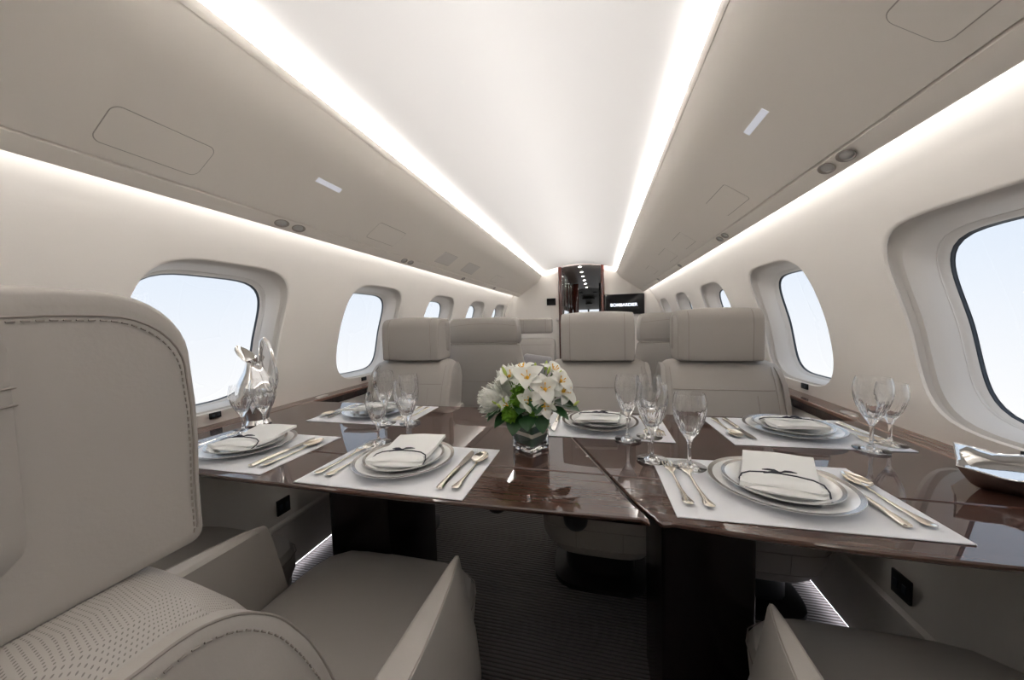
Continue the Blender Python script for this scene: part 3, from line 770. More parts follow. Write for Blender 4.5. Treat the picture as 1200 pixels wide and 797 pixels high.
# ------------------------------------------------------------------ tables
TZ = .75
def seam_x(y):  # diagonal joint between the two tables
    t = [(.65, .372), (.668, .358), (.70, .339), (.79, .302), (1.057, .195), (1.395, .060)]
    return interp(t, y)
def front(x):   # bowed near edge
    return .633 + .022 * ((x - (-.35)) / .8) ** 2 if x < .35 else .628 + .03 * ((x - .75) / .45) ** 2
def table(name, label, left, loc):
    T = empty(name, label, 'table', loc=(loc[0], loc[1], 0))
    ox, oy = loc
    N = 20
    ys_f = [.668, .70, .74, .79, .822]; ys_b = [.8235, .86, .95, 1.057, 1.2, 1.37]
    g = .0044
    if left:
        xf = [-1.126 + (.345 + 1.126) * i / N for i in range(N + 1)]
        frontpts = [(x, front(x)) for x in xf] + [(.357, .640), (.3585, .652)]
        leaf1 = frontpts + [(seam_x(y) - g, y) for y in ys_f] + [(-1.126, .822)]
        leaf2 = [(-1.126, .8235)] + [(seam_x(y) - g, y) for y in ys_b] + [(.055, 1.39), (.035, 1.398), (-1.126, 1.398)]
    else:
        xf = [.40 + (1.126 - .40) * i / N for i in range(N + 1)]
        frontpts = [(.3665, .662), (.371, .650), (.380, .640)] + [(x, front(x)) for x in xf]
        leaf1 = [(seam_x(y) + g, y) for y in ys_f[::-1]] + frontpts + [(1.126, .822)]
        leaf2 = [(1.126, .8235), (1.126, 1.398), (.085, 1.398), (.068, 1.39)] + [(seam_x(y) + g, y) for y in ys_b[::-1]]
    def leafbm(poly):
        P = [(p[0] - ox, p[1] - oy) for p in poly]
        cx_ = sum(p[0] for p in P) / len(P); cy_ = sum(p[1] for p in P) / len(P)
        def ins(d, ez):
            out = []
            n = len(P)
            for i in range(n):
                a, b, c = Vector(P[i - 1]), Vector(P[i]), Vector(P[(i + 1) % n])
                e1, e2 = (b - a).normalized(), (c - b).normalized()
                n1, n2 = Vector((-e1.y, e1.x)), Vector((-e2.y, e2.x))
                nn = (n1 + n2); nn.normalize(); k = d / max(.5, nn.dot(n1))
                q = b + nn * k * SGN; out.append((q.x, q.y, ez))
            return out
        area = sum(P[i - 1][0] * P[i][1] - P[i][0] * P[i - 1][1] for i in range(len(P)))
        SGN = 1 if area > 0 else -1
        return rings_bm([ins(.014, TZ - .013), ins(.005, TZ - .0115), ins(.0012, TZ - .008), ins(.0, TZ - .005), ins(.0006, TZ - .002), ins(.0022, TZ - .0008), ins(.0035, TZ)])
    for lf in (leaf1, leaf2):
        o = obj('table_leaf', leafbm(lf), 'wood', T)
        for pg in o.data.polygons:
            if abs(pg.normal.z) > .9: pg.use_smooth = False
    return T
tl = table('conference_table', 'glossy walnut table half on the left, joined at the aisle seam', True, (-.40, 1.0))
tr = table('conference_table', 'glossy walnut table half on the right, from the diagonal seam to the wall', False, (.70, 1.0))
# pedestals: slabs below each table
obj('pedestal', rbox((.208, .30, .73), (-.038, 0, .365), .012, 3), 'pedestal', tl)
obj('pedestal', rbox((.200, .30, .73), (-.187, 0, .365), .012, 3), 'pedestal', tr)
bmh = rbox((.07, .05, .02), (0.02, -.345, TZ - .040), .006, 2)
obj('release_knob', lathe([(.0001, -.062), (.018, -.060), (.024, -.052), (.026, -.040), (.026, -.030)], 24), 'black', tl).location = (.44, -.27, TZ)
obj('release_knob', lathe([(.0001, -.062), (.018, -.060), (.024, -.052), (.026, -.040), (.026, -.030)], 24), 'black', tl).location = (.62, -.30, TZ)
obj('hinge_button', lathe([(.0001, .0012), (.003, .001), (.004, 0)], 16), 'satin', tr).location = (seam_x(.93) - .70 - .008, -.07, TZ)

# ------------------------------------------------------------------ place settings
def plate_bm(R, zr, well=.62, base=.45, th=.0025):
    w = R * well
    pr = [(.0001, .0035), (w * .92, .0035), (w, .006), (w * 1.06, .0095), (R * .85, zr * .80), (R * .985, zr - .0004), (R, zr), (R * 1.0, zr - .0012), (R * .97, zr - th), (w * 1.05, .0045), (R * base * 1.2, .0015), (R * base, 0), (.0001, .0)]
    return lathe(pr, 72)
def band_bm(R, zr, r0, r1, well=.62):
    def zz(r):
        w = R * well
        return interp([(w, .006), (w * 1.06, .0095), (R * .85, zr * .80), (R * .985, zr - .0004), (R, zr)], r) + .0004
    return lathe([(r0, zz(r0)), ((r0 + r1) / 2, zz((r0 + r1) / 2)), (r1, zz(r1))], 72)
LBL = {}
def make_setting():
    S = {}
    z = TZ + .0003
    o = obj('placemat', rbox((.434, .283, .0024), (0, 0, .0012), .0008, 1), 'mat'); tag(o, 'x', 'placemat', 'white placemats on the table'); S['placemat'] = (o, (0, 0, z), 0)
    zt = z + .0024
    c = empty('charger_plate', 'x', 'plate', 'silver-rimmed charger plates'); obj('plate_body', plate_bm(.130, .020), 'china', c)
    obj('platinum_rim', band_bm(.130, .020, .1205, .1290), 'platinum', c, ); S['charger_plate'] = (c, (0, 0, zt), 0)
    z2 = zt + .0045
    c = empty('dinner_plate', 'x', 'plate', 'smaller plates stacked on the chargers'); obj('plate_body', plate_bm(.104, .021, .66), 'china', c)
    obj('platinum_rim', band_bm(.104, .021, .0965, .1032, .66), 'platinum', c); S['dinner_plate'] = (c, (0, 0, z2), 0)
    # napkin: flat folded part standing over the plate with a rolled front fold and ribbon
    nk = empty('folded_napkin', 'x', 'napkin', 'white napkins tied with navy ribbon')
    def cl_z(y):  # profile across the plate
        return interp([(-.09, .020), (-.06, .012), (0, .010), (.05, .018), (.10, .030)], y)
    rr = []
    W2 = .074
    n1 = 10
    for j in range(n1 + 1):
        y = -.062 + .172 * j / n1; 
        row_t = []; row_b = []
        for i in range(9):
            x = -W2 + 2 * W2 * i / 8
            wob = .0022 * sin(x * 38 + y * 17) + .0018 * (x / W2) ** 2
            row_t.append((x + .012 * (y - .0) / .1, y + .006 * sin(x * 20), cl_z(y) + .010 + wob))
            row_b.append((x + .012 * (y - .0) / .1, y + .006 * sin(x * 20), cl_z(y) + .001 + wob * .4))
        rr.append(row_t + row_b[::-1])
    fl = obj('cloth', rings_bm(rr), 'cloth', nk)
    bm = bmesh.new()
    # layered roll in front
    for k, (ry, rz_, h0, dy) in enumerate(((.029, .0085, .015, -.046), (.024, .0075, .024, -.042))):
        rg = []
        for i in range(13):
            x = -.076 + .152 * i / 12
            e = 1 - .65 * max(0, (abs(x) / .076) ** 5)
            sag = -.003 * (x / .079) ** 2
            rg.append([(x, dy + ry * e * cos(a) + .002 * sin(x * 50 + k), h0 + sag + rz_ * e * sin(a) + .0012 * sin(x * 60 + a * 3 + k)) for a in [2 * PI * q / 14 for q in range(14)]])
        rings_bm(rg, bm=bm)
    obj('rolled_fold', bm, 'cloth', nk)
    # ribbon round the roll, with a small bow
    def flat_band(pts, w, bm, th=.0006):
        pts = [Vector(p) for p in pts]; rg = []
        for i, p in enumerate(pts):
            d = (pts[min(i + 1, len(pts) - 1)] - pts[max(i - 1, 0)]).normalized()
            sd = Vector((d.y, -d.x, 0)); 
            if sd.length < .2: sd = Vector((1, 0, 0))
            sd.normalize(); up = sd.cross(d).normalized()
            rg.append([p + sd * w / 2 + up * th, p - sd * w / 2 + up * th, p - sd * w / 2 - up * th, p + sd * w / 2 - up * th])
        rings_bm(rg, bm=bm)
    bm = bmesh.new()
    pts = [(-.068, -.070, .008), (-.078, -.058, .013), (-.080, -.040, .020), (-.074, -.026, .027), (-.058, -.018, .031), (-.03, -.014, .0335), (0, -.013, .0345), (.03, -.014, .034), (.058, -.018, .032), (.074, -.026, .028), (.080, -.040, .020), (.078, -.058, .013), (.068, -.070, .008)]
    tube(pts, .0017, 6, bm)
    rb = obj('ribbon', bm, 'ribbon', nk)
    bm = bmesh.new()
    for sx, yy in ((-1, .004), (-1, -.010), (1, .008)):
        tube([(0, -.014, .037), (sx * .010, -.014 + yy * .6, .0395), (sx * .022, -.014 + yy * 1.2, .0385), (sx * .033, -.014 + yy * 1.6, .0365)], [.0012, .0024, .0022, .0008], 6, bm)
    merge(bm, rbox((.006, .006, .005), (0, -.014, .0365), .002, 2))
    obj('bow', bm, 'ribbon', rb)
    nk.scale = (.9, .9, .92)
    S['folded_napkin'] = (nk, (0, -.0, z2 + .0036), 0)
    # cutlery: outline lofts along +y (handle at -y, head at +y)
    def strip(tab, bm, z_of, x0=0.):
        """tab: (y, half width, half thickness)"""
        rg = []
        for y, hw, ht in tab:
            zc = z_of(y)
            rg.append([(x0 + hw * cos(a), y, zc + ht * sin(a)) for a in [2 * PI * q / 10 for q in range(10)]])
        return rings_bm(rg, bm=bm)
    def zf(y): return .003 + .010 * max(0, (y - .0) / .1) ** 1.5 * (1 if y < .06 else max(0, 1 - (y - .06) / .03)) if y > 0 else .003 + .004 * (y / .1) ** 2
    hd_ = [(-.105, .003, .0008), (-.103, .008, .0015), (-.096, .0105, .002), (-.085, .0095, .002), (-.07, .006, .0025), (-.04, .0038, .0022), (0, .0028, .0020), (.03, .0028, .0020), (.040, .0032, .0018)]
    def make_fork(sc):
        c = empty('fork', 'x', 'fork', 'forks')
        bm = bmesh.new(); strip(hd_, bm, zf); obj('handle', bm, 'gold', c)
        bm = bmesh.new()
        zz = lambda y: zf(y)
        strip([(.036, .0032, .0016), (.046, .006, .0012), (.054, .0105, .0011), (.062, .0125, .0011), (.068, .0125, .0010)], bm, zz)
        for k in range(4):
            x = -.0105 + .007 * k
            strip([(.066, .0022, .0011), (.08, .0019, .001), (.095, .0016, .0009), (.104, .0007, .0005)], bm, lambda y: interp([(.06, zf(.062)), (.08, .0035), (.095, .004), (.105, .0065)], y), x)
        obj('tines', bm, 'gold', c)
        for ch in c.children: pass
        return c
    def make_spoon():
        c = empty('spoon', 'x', 'spoon', 'spoons')
        bm = bmesh.new(); strip(hd_, bm, zf); obj('handle', bm, 'gold', c)
        rg = []
        def bowl(t): return .0205 * math.sqrt(max(0, 1 - t * t)) * (1 + .12 * -t)
        top = []; 
        for k in range(13):
            t = -1 + 2 * k / 12; y = .068 + .036 * t; w = max(.0028 if k == 0 else .0006, bowl(t))
            row = []
            for q in range(9):
                u = -1 + q / 4; row.append((w * u, y, .0105 - .0075 * (1 - u * u) * (1 - t * t) ** .5))
            row2 = [(p[0], p[1], p[2] - .0011) for p in row[::-1]]
            rg.append(row + row2)
        obj('spoon_bowl', rings_bm(rg), 'gold', c)
        return c
    def make_knife():
        c = empty('table_knife', 'x', 'knife', 'knives')
        bm = bmesh.new(); strip([(-.11, .003, .002), (-.108, .0075, .004), (-.098, .0085, .005), (-.07, .006, .005), (-.03, .0058, .005), (.0, .0066, .0045), (.006, .005, .003)], bm, lambda y: .0052); obj('handle', bm, 'gold', c)
        bm = bmesh.new()
        rg = []
        for y, xl, xr in ((.002, -.004, .004), (.012, -.005, .006), (.03, -.0065, .0085), (.06, -.0075, .0095), (.085, -.0075, .009), (.10, -.007, .005), (.108, -.006, -.001), (.111, -.0055, -.004)):
            rg.append([(xl, y, .0062), (xr, y, .0055), (xr, y, .0048), (xl, y, .0040)])
        obj('blade', rings_bm(rg), 'steel', c)
        return c
    f1 = make_fork(1); f2 = dup(f1)
    S['fork_outer'] = (f1, (-.186, 0, zt), 0); S['fork_inner'] = (f2, (-.150, -.004, zt), 0)
    kn = make_knife(); sp = make_spoon()
    S['table_knife'] = (kn, (.150, -.004, zt), 0); S['spoon'] = (sp, (.186, -.006, zt), 0)
    return S
SET = make_setting()
PLACES = [  # x, y, rot, phrase
    (-.225, .785, 0, 'at the near setting left of the flower vase', {}),
    (.622, .812, .02, 'at the near setting in the right foreground', {}),
    (-.780, .802, 0, 'at the near setting beside the left window and pitcher', {}),
    (-.637, 1.232, PI, 'at the far setting beside the left wall', {}),
    (.272, 1.214, PI, 'at the far setting directly behind the flower vase', {}),
    (.857, 1.236, PI + .05, 'at the far setting beside the right wall', {}),
]
DESC = {'placemat': 'white rectangular placemat', 'charger_plate': 'large white silver-rimmed charger plate', 'dinner_plate': 'smaller silver-rimmed plate under the napkin',
        'folded_napkin': 'folded white napkin with navy ribbon', 'fork_outer': 'fork farther from the plates', 'fork_inner': 'fork next to the plates', 'table_knife': 'silver table knife', 'spoon': 'champagne silver spoon'}
for i, (x, y, rz, ph, ov) in enumerate(PLACES):
    for k, (o, l, r0) in SET.items():
        lx, ly = l[0] * cos(rz) - l[1] * sin(rz), l[0] * sin(rz) + l[1] * cos(rz)
        loc = (x + lx, y + ly, l[2]); rr = rz
        if k == 'placemat': loc = (x, y, l[2])
        if k in ('charger_plate', 'dinner_plate', 'folded_napkin'):
            dx, dy = (-.006, .005) if i == 0 else (.012, 0) if i == 1 else (0, 0)
            loc = (x + lx + dx, y + ly + dy, l[2])
        if k == 'folded_napkin': rr += (.12, -.28, .05, 0.1, 0, -.1)[i]
        if i == 1 and k in ('table_knife', 'spoon'): rr += -.0
        lab = DESC[k] + ' ' + ph
        if i == 0:
            o.location = loc; o.rotation_euler = (0, 0, rr); o['label'] = lab
        else: dup(o, loc, rr, lab)
# ------------------------------------------------------------------ glasses
def make_glass(H, R, name, lab):
    c = empty(name, lab, 'wine glass', 'crystal stemmed glasses on the table')
    k = H / .197
    bot = .098 * k   # where the bowl starts
    q = R / .0375
    foot = [(.0001, .0), (.030, .0), (.0375, .0006), (.0380, .0014), (.036, .0022), (.022, .0040), (.010, .0075), (.0056, .013), (.0042, .022), (.0038, .040 * k), (.0042, .056 * k), (.0052, .066 * k), (.0001, .070 * k)]
    outer = [(.0050, .0645 * k), (.0068, .070 * k), (.0100 * q, .077 * k), (.0150 * q, .086 * k), (.0205 * q, .096 * k), (.0255 * q, .107 * k), (.0300 * q, .119 * k), (.0338 * q, .132 * k), (.0364 * q, .146 * k), (.0375 * q, .159 * k), (.0371 * q, .171 * k), (.0356 * q, .183 * k), (.0336 * q, .193 * k), (.0325 * q, H - .0005)]
    inner = [(r - (.0013 if z > .15 * k else .0018 if z > .125 * k else .0030), z) for r, z in outer[::-1][:8]] + [(.0205 * q - .001, .104 * k), (.0140 * q, .096 * k), (.008 * q, .091 * k), (.0001, .089 * k)]
    def cut(r, z, a):
        if .078 * k < z < .150 * k and r > .008:
            w = sin((z - .078 * k) / (.072 * k) * PI)
            return r * (1 - .070 * w * (abs(sin(a * 7)) ** 2.5))
        return r
    obj('foot_and_stem', lathe(foot, 40), 'glass', c)
    full = [(.0001, .0640 * k)] + outer + inner
    def cut2(r, z, a):
        return cut(r, z, a)
    obj('bowl', lathe(full, 112, fn=cut2), 'glass', c)
    return c
GL = [  # x, y, H, R, label
    (.355, 1.077, .197, .0375, 'tall crystal wine glass just right of the vase, at the mat edge'),
    (.421, 1.111, .193, .0375, 'crystal wine glass half hidden behind another, right of the middle far plate'),
    (.403, .929, .200, .0390, 'tall crystal wine glass beyond the forks of the right foreground setting, left of its pair'),
    (.484, .900, .183, .0385, 'shorter crystal wine glass directly above the forks in the right foreground'),
    (.975, 1.100, .196, .0400, 'large crystal wine glass at the far right setting, in front'),
    (1.052, 1.155, .172, .0340, 'smaller crystal wine glass at the far right, behind the larger one'),
    (-.400, .915, .160, .0340, 'short crystal glass behind the near left-centre plate, leftmost of its cluster'),
    (-.307, .932, .198, .0380, 'tall crystal wine glass behind the near left-centre plate, front of its cluster'),
    (-.505, 1.105, .197, .0375, 'tall crystal wine glass in front of the far left seat, rearmost on the left'),
    (-.415, 1.125, .183, .0360, 'crystal wine glass mostly hidden behind the tall front one of the left cluster'),
    (-.957, .925, .170, .0370, 'crystal glass in front of the silver pitcher, the left one'),
    (-.885, .945, .190, .0380, 'crystal wine glass in front of the silver pitcher, the right one'),
]
protos = {}
for x, y, H, R, lab in GL:
    g = make_glass(H, R, 'wine_glass', lab); g.location = (x, y, TZ + .0003 + (0.0024 if False else 0))
    on_mat = any(abs(x - p[0]) < .225 and abs(y - p[1]) < .15 for p in PLACES)
    near_mat = any(abs(x - p[0]) < .2165 + .038 and abs(y - p[1]) < .1415 + .038 for p in PLACES)
    if near_mat: g.location.z = TZ + .0031

# ------------------------------------------------------------------ silver pitcher
def pitcher():
    c = empty('silver_pitcher', 'polished silver water pitcher standing by the large left window', 'pitcher', loc=(-1.02, 1.03, TZ), rz=math.radians(184))
    prof = [(.0001, 0), (.040, 0), (.044, .004), (.040, .012), (.036, .02), (.042, .045), (.055, .075), (.064, .105), (.066, .130), (.061, .155), (.049, .182), (.037, .205), (.031, .225), (.0285, .243)]
    seg = 48; rg = []
    for r, z in prof: rg.append([(r * cos(2 * PI * k / seg), r * sin(2 * PI * k / seg), z) for k in range(seg)])
    # flaring spout: towards +x
    for t in (.15, .35, .6, .85, 1.0):
        ring = []
        for k in range(seg):
            a = 2 * PI * k / seg; f = max(0, cos(a)) ** 2.2; g = max(0, -cos(a)) ** 3
            r = .0285 + t * (.006 + .040 * f)
            side = abs(sin(a))
            z = .243 + t * (.016 + .048 * f + .012 * g - .010 * side)
            ring.append((r * cos(a) , r * sin(a) * (1 - .25 * f), z))
        rg.append(ring)
    for t in (1.0, .8, .5, .2, -.3):
        ring = []
        for k in range(seg):
            a = 2 * PI * k / seg; f = max(0, cos(a)) ** 2.2; g = max(0, -cos(a)) ** 3
            tt = max(t, 0); r = (.0265 + tt * (.006 + .040 * f)) * (1 if t >= 0 else .9)
            z = .243 + tt * (.016 + .048 * f + .012 * g - .010 * abs(sin(a))) + (t * .03 if t < 0 else 0)
            ring.append((r * cos(a), r * sin(a) * (1 - .25 * f), z - (.0 if t < 1 else .0)))
        rg.append(ring)
    obj('body', rings_bm(rg), 'chrome', c)
    hp = [(-.030, 0, .245), (-.034, 0, .285), (-.040, 0, .318), (-.052, 0, .330), (-.066, 0, .318), (-.078, 0, .285), (-.090, 0, .24), (-.098, 0, .20), (-.096, 0, .165), (-.085, 0, .140), (-.070, 0, .128)]
    obj('handle', tube(hp, [.006, .007, .008, .0085, .008, .0075, .007, .0065, .006, .006, .007], 12), 'chrome', c)
    return c
pitcher()

# ------------------------------------------------------------------ silver tray
def tray():
    c = empty('silver_tray', 'polished silver flared rectangular tray at the right edge by the window', 'tray', loc=(1.082, .918, TZ + .0003), rz=math.radians(53))
    # rectangular, flared ends rising to points
    def ring(hx, hy, z, lift, n=28):
        pts = []; hx *= 1.14
        per = [(hx, -hy), (hx, hy), (-hx, hy), (-hx, -hy)]
        for k in range(4):
            a, b = per[k], per[(k + 1) % 4]
            for i in range(n // 4):
                t = i / (n // 4); x = a[0] + (b[0] - a[0]) * t; y = a[1] + (b[1] - a[1]) * t
                e = 1 - abs(2 * t - 1)  # 0 at corners, 1 mid-side
                cc = e ** 1.5
                pts.append((x * (1 - .06 * e * (abs(y) > hy * .99 and 0 or 1)) if k in (0, 2) else x, y * (1 - .05 * e) if k in (1, 3) else y, z + lift * (1 - cc)))
        return pts
    rg = [ring(.036, .028, 0, 0), ring(.042, .032, .003, 0), ring(.058, .042, .014, .0), ring(.075, .053, .030, .005), ring(.0855, .0605, .041, .010), ring(.0875, .0615, .0425, .011), ring(.082, .058, .0408, .010), ring(.070, .050, .029, .005), ring(.055, .040, .0165, 0), ring(.038, .029, .009, 0)]
    obj('tray_body', rings_bm(rg), 'chrome', c)
    bm = bmesh.new(); tube(ring(.0872, .0613, .0422, .0108), .0018, 8, bm, closed=True)
    obj('rim', bm, 'chrome', c)
tray()

# ------------------------------------------------------------------ vase and flowers
VX, VY = .075, .968
vrot = math.radians(58)
V = empty('glass_vase', 'square clear glass vase lined with leaf bands in the middle of the table', 'vase', loc=(VX, VY, TZ + .0003), rz=vrot)
def sq(h, r, z): return [(p[0], p[1], z) for p in rrect(2 * h, 2 * h, r, 5)]
rg = [sq(.037, .008, 0), sq(.0395, .009, .002), sq(.0400, .009, .006), sq(.0402, .009, .112), sq(.0398, .009, .1145), sq(.0375, .008, .1145), sq(.0368, .008, .112), sq(.0366, .008, .016), sq(.034, .008, .012)]
obj('glass_body', rings_bm(rg), 'glass', V)
def sheet(z0, z1, h, mat, name, wave=.003):
    n = 1
    rgs = []
    for z in (z0, z1):
        rgs.append([(p[0], p[1], z + wave * sin(i * .45)) for i, p in enumerate(rrect(2 * h, 2 * h, .007, 8))])
    return obj(name, rings_bm(rgs, cap=False), mat, V)
sheet(.018, .044, .0350, 'wrapleaf', 'leaf_wrap', .0015); sheet(.042, .053, .0352, 'wrapband', 'pale_leaf_band', .0015); sheet(.051, .074, .0350, 'wrapleaf', 'leaf_wrap', .0015)
sheet(.072, .108, .0342, 'wrapband', 'pale_leaf_band')

BASEP = Vector((VX, VY, TZ + .085))
def frame_to(direction):
    d = Vector(direction).normalized(); return d.to_track_quat('Z', 'Y').to_matrix().to_4x4()
def petal(L, W, curl, cup, bm, mtx, tip=1.4, nseg=6):
    rg = []
    for j in range(nseg + 1):
        t = j / nseg; w = W * (sin(PI * min(1, t ** 1.15 * .92 + .06)) ** .7) if t < 1 else W * .12
        y = L * (t - .10 * abs(curl) * t ** 3); z = curl * t ** 2.6 * L
        row = []
        for u in (-1, -.5, 0, .5, 1):
            row.append(mtx @ Vector((u * w, y * (1 - .02 * abs(u)), z + cup * (u * u) * w + .0)))
        row2 = [p + (mtx.to_3x3() @ Vector((0, 0, -.0004))) for p in row[::-1]]
        rg.append(row + row2)
    rings_bm(rg, bm=bm)
def stem_tube(a, b, r=.0016, bm=None):
    a, b = Vector(a), Vector(b); m = (a + b) / 2 + Vector((0, 0, .01))
    return tube([a, m, b], r, 6, bm)
def flower_root(name, lab, cat, group, pos):
    return empty(name, lab, cat, group, loc=pos)
def lily(pos, d, size, lab):
    size *= .88
    r = flower_root('white_lily', lab, 'flower', 'white lilies in the vase', pos)
    F = frame_to(d); bm = bmesh.new()
    for k in range(6):
        R_ = Matrix.Rotation(k * PI / 3 + .2, 4, 'Z') @ Matrix.Rotation(math.radians((46 if k % 2 else 36) + random.uniform(-7, 7)), 4, 'X')
        petal(size * (1 if k % 2 else .95), size * (.40 if k % 2 else .33), -.52 + .15 * random.random(), .42, bm, F @ R_, nseg=9)
    obj('petals', bm, 'petal', r)
    bm = bmesh.new()
    for k in range(4):
        a = k * PI / 2; v = F @ Vector((.25 * size * cos(a), .25 * size * sin(a), .55 * size)); tube([(0, 0, 0), v * .6, v], [.0006, .0006, .0018], 5, bm)
    merge(bm, lathe([(.0001, .004), (size * .07, .006), (size * .10, .010), (size * .07, .014), (.0001, .015)], 10), F)
    obj('stamens', bm, 'yellow', r)
    obj('stem', stem_tube((0, 0, 0), BASEP + Vector((random.uniform(-.02, .02), random.uniform(-.02, .02), -.04)) - Vector(pos), .0018), 'stem', r)
def mum(pos, d, R, mat, lab, name, group, n=300, L=.62):
    r = flower_root(name, lab, 'flower', group, pos)
    F = frame_to(d); bm = bmesh.new()
    for i in range(n):
        f = (i + .5) / n; th = math.acos(1 - 1.25 * f); ph = i * 2.39996
        R_ = Matrix.Rotation(ph, 4, 'Z') @ Matrix.Rotation(PI / 2 - th, 4, 'X')
        petal(R * (.85 + .18 * random.random()), R * L * .42, .75 * random.uniform(.5, 1.2) , .30, bm, F @ R_, nseg=4)
    merge(bm, lathe([(.0001, -R * .55), (R * .45, -R * .4), (R * .66, -R * .05), (R * .62, R * .3), (R * .4, R * .55), (.0001, R * .68)], 24), F)
    obj('petals', bm, mat, r)
    obj('stem', stem_tube((0, 0, 0), BASEP + Vector((random.uniform(-.02, .02), random.uniform(-.02, .02), -.04)) - Vector(pos), .002), 'stem', r)
def bloom_bud(pos, d, L, lab):
    r = flower_root('flower_bud', lab, 'flower bud', 'green-tipped buds in the vase', pos)
    F = frame_to(d)
    b = lathe([(.0001, 0), (L * .10, L * .08), (L * .16, L * .35), (L * .15, L * .6), (L * .08, L * .88), (.0001, L)], 12); bmesh.ops.transform(b, matrix=F, verts=b.verts)
    obj('bud', b, 'bud', r)
    obj('stem', stem_tube((0, 0, 0), BASEP + Vector((random.uniform(-.015, .015), random.uniform(-.015, .015), 0)) - Vector(pos), .0013), 'stem', r)
def leafsprig(pos, d, L, W, roll, lab):
    r = flower_root('green_leaf', lab, 'leaf', 'dark green leaves around the vase rim', pos)
    F = frame_to(d); bm = bmesh.new()
    # leaf length along local Z of frame
    rg = []
    Rr = Matrix.Rotation(roll, 4, 'Z')
    for j in range(9):
        t = j / 8; w = W * sin(PI * t) ** .8 * (1.15 - .3 * t) + .0004
        row = [F @ Rr @ Vector((u * w, -.18 * L * t * t + .25 * abs(u) * w, L * t)) for u in (-1, -.5, 0, .5, 1)]
        rg.append(row + [p + Vector((0, 0, -.0005)) for p in row[::-1]])
    obj('blade', rings_bm(rg, bm=bm), 'leaf', r)
    obj('stem', stem_tube((0, 0, 0), BASEP + Vector((random.uniform(-.02, .02), random.uniform(-.02, .02), -.02)) - Vector(pos), .0014), 'stem', r)
CAMP = Vector((.27, 0, 1.12))
# unproject helper constants: place blossoms around the vase axis
def P(dx, dy, z): return (VX + dx, VY + dy, z)
mum(P(-.092, -.005, .885), (-.75, -.55, .35), .055, 'petal', 'big white chrysanthemum on the left of the bouquet', 'white_chrysanthemum', 'white chrysanthemums in the vase')
mum(P(-.060, .045, .925), (-.5, .1, .8), .055, 'petal', 'white chrysanthemum at the back left of the bouquet', 'white_chrysanthemum', 'white chrysanthemums in the vase')
lily(P(-.052, -.015, .955), (-.25, -.45, .85), .052, 'white lily at the upper left of the bouquet')
lily(P(.004, -.035, .958), (-.10, -.75, .65), .058, 'open white lily with yellow centre at the top middle of the bouquet')
lily(P(.052, -.045, .930), (.20, -.85, .50), .056, 'white lily facing the camera on the right of the bouquet')
lily(P(.092, -.010, .918), (.75, -.35, .45), .060, 'white lily at the far right of the bouquet')
lily(P(.065, .02, .968), (.45, -.2, .9), .052, 'white lily at the top right of the bouquet')
lily(P(.012, -.062, .905), (-.05, -.9, .2), .042, 'half-open white lily low in the middle of the bouquet')
lily(P(-.048, -.062, .888), (-.3, -.9, .2), .032, 'small white lily low on the left of the bouquet')
lily(P(-.020, .010, .975), (-.2, -.2, .95), .048, 'white lily at the very top of the bouquet, behind the open one')
lily(P(.090, -.030, .948), (.6, -.5, .7), .044, 'white lily on the upper right edge of the bouquet')
lily(P(.050, -.060, .890), (.35, -.9, .15), .042, 'white lily low on the right of the bouquet, above the leaves')
mum(P(-.038, -.072, .868), (-.2, -.95, .15), .026, 'pom', 'green pompon flower lowest on the left', 'green_pompon', 'green pompon flowers', 130, .6)
mum(P(-.014, -.040, .925), (-.1, -.8, .5), .030, 'pom', 'green pompon flower highest, under the lilies', 'green_pompon', 'green pompon flowers', 130, .6)
mum(P(-.026, -.060, .898), (-.2, -.9, .3), .022, 'pom', 'green pompon flower in the middle of the column of three', 'green_pompon', 'green pompon flowers', 120, .6)
mum(P(.026, -.062, .880), (.1, -.95, .2), .023, 'pom', 'green pompon flower low in the centre', 'green_pompon', 'green pompon flowers', 120, .6)
for k, (dx, dy, z, d, L) in enumerate(((-.060, -.03, .985, (-.35, -.2, .9), .032), (.018, .0, .990, (.05, -.1, 1), .032), (.045, .01, .995, (.2, 0, 1), .030), (.055, -.01, .985, (.35, -.2, .9), .026), (.083, .0, .975, (.5, -.1, .8), .022),
                                       (-.085, -.05, .900, (-.5, -.6, .6), .022), (-.070, -.065, .895, (-.2, -.7, .7), .024), (.128, -.03, .90, (.7, -.3, .7), .024), (-.058, -.07, .91, (-.1, -.5, .9), .02))):
    bloom_bud(P(dx, dy, z - L * .6), d, L, ('tallest lime bud at the top left of the bouquet', 'lime bud at the top centre of the bouquet', 'pale bud beside the top centre bud', 'lime bud at the top right, lower of the upper ones', 'small bud at the upper right edge',
              'small dark bud sticking out low on the left', 'second small bud low on the left, over the chrysanthemum', 'thin bud sticking out at the far right', 'third small bud on the low left, nearest the green pompons')[k])
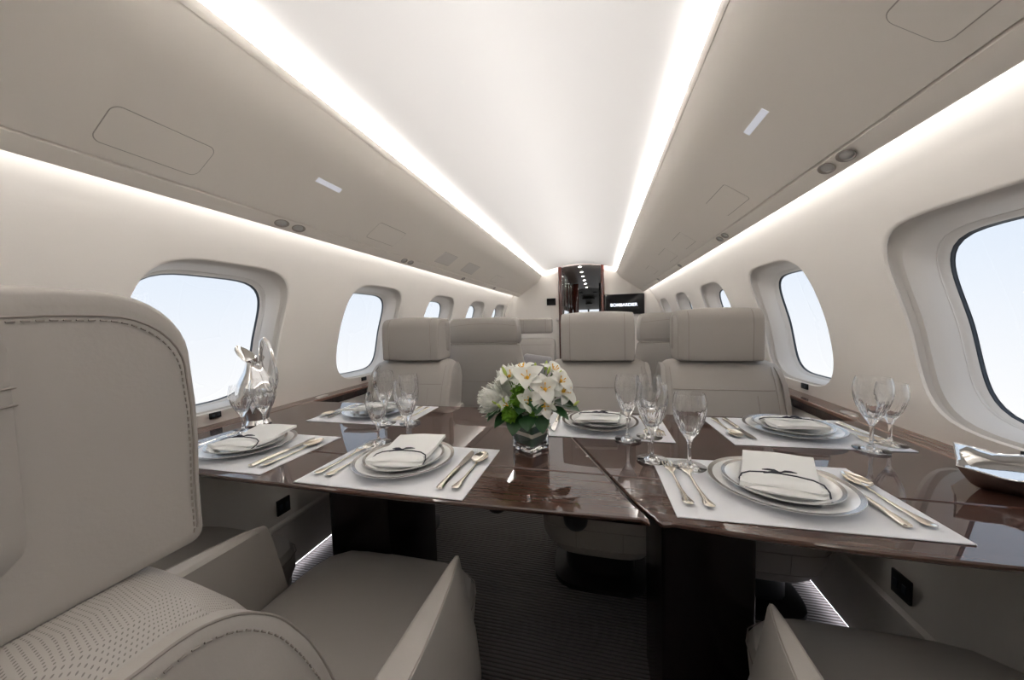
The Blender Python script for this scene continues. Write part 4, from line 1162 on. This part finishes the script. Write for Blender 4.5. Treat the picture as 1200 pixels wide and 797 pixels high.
lv = [(-.10, -.03, .868, (-.95, -.3, -.12), .058, .020), (.105, -.02, .868, (.95, -.2, -.20), .060, .021), (-.085, -.06, .858, (-.7, -.6, -.45), .058, .020), (-.075, -.05, .855, (-.8, -.4, -.25), .062, .020), (-.06, -.06, .85, (-.6, -.6, -.55), .060, .019), (-.03, -.07, .85, (-.15, -.6, -.75), .060, .022), (.01, -.075, .845, (.05, -.75, -.5), .050, .021),
      (.048, -.07, .855, (.25, -.5, -.8), .055, .019), (.075, -.05, .865, (.8, -.4, -.30), .065, .021), (.03, -.065, .895, (.25, -.7, -.55), .055, .019), (.095, -.03, .875, (.8, -.2, -.1), .05, .018),
      (-.04, -.05, .87, (-.3, -.8, -.2), .05, .02), (.02, -.05, .88, (.2, -.8, -.1), .05, .02), (.06, -.05, .885, (.5, -.8, 0), .045, .018), (-.015, -.055, .875, (0, -.9, -.3), .05, .02), (-.09, 0, .87, (-.8, .2, -.1), .055, .02), (.08, .05, .88, (.7, .6, 0), .055, .02), (0, .07, .88, (0, .9, .1), .055, .02), (-.05, .07, .88, (-.5, .8, 0), .055, .02)]
for k, (dx, dy, z, d, L, W) in enumerate(lv):
    leafsprig(P(dx * .75, dy * .75, z + .019), (d[0], d[1], d[2] + .12), L * 1.12, W * 1.15, random.uniform(-.4, .4), 'glossy dark green leaf among the flowers above the vase rim')

# ------------------------------------------------------------------ world, camera, settings
w = bpy.data.worlds.new('sky'); scene.world = w; w.use_nodes = True; nt = w.node_tree; nt.nodes.clear()
tc = nt.nodes.new('ShaderNodeTexCoord'); sp = nt.nodes.new('ShaderNodeSeparateXYZ'); nt.links.new(tc.outputs['Generated'], sp.inputs[0])
mr = nt.nodes.new('ShaderNodeMapRange'); mr.inputs[1].default_value = -.25; mr.inputs[2].default_value = .35; nt.links.new(sp.outputs['Z'], mr.inputs[0])
cr = nt.nodes.new('ShaderNodeValToRGB'); cr.color_ramp.elements[0].color = (1, 1, 1, 1); cr.color_ramp.elements[0].position = .1
cr.color_ramp.elements[1].color = (.70, .82, .98, 1); cr.color_ramp.elements[1].position = .85
nt.links.new(mr.outputs[0], cr.inputs[0])
bg = nt.nodes.new('ShaderNodeBackground'); bg.inputs[1].default_value = .196; nt.links.new(cr.outputs[0], bg.inputs[0])
ow = nt.nodes.new('ShaderNodeOutputWorld'); nt.links.new(bg.outputs[0], ow.inputs[0])

cam = bpy.data.cameras.new('camera'); co = bpy.data.objects.new('camera', cam); COL.objects.link(co); scene.camera = co
AX = [[0.9696943846908088, -0.01318865676647339, -0.2439648737663057], [0.24283909615839264, -0.057788705948420234, 0.9683437606768486], [-0.026869567843347, -0.9982417166185268, -0.052834662168017785]]
# rows: world X, Y, Z in camera space (right, down, forward)
right = Vector((AX[0][0], AX[1][0], AX[2][0])); down = Vector((AX[0][1], AX[1][1], AX[2][1])); fwd = Vector((AX[0][2], AX[1][2], AX[2][2]))
mt = Matrix((right, -down, -fwd)).transposed().to_4x4(); mt.translation = (.27, 0, 1.12)
co.matrix_world = mt
cam.sensor_width = 36; cam.lens = 399.793 / 1200 * 36; cam.clip_start = .02; cam.clip_end = 100
vs = scene.view_settings; vs.view_transform = 'Standard'; vs.look = 'None'; vs.gamma = 1; vs.use_curve_mapping = False; vs.exposure = 2.4
scene.display_settings.display_device = 'sRGB'
cy = scene.cycles
cy.max_bounces = 14; cy.transmission_bounces = 12; cy.transparent_max_bounces = 16; cy.diffuse_bounces = 6; cy.glossy_bounces = 6
cy.use_denoising = True; cy.sample_clamp_indirect = 6; cy.caustics_refractive = True; cy.caustics_reflective = False
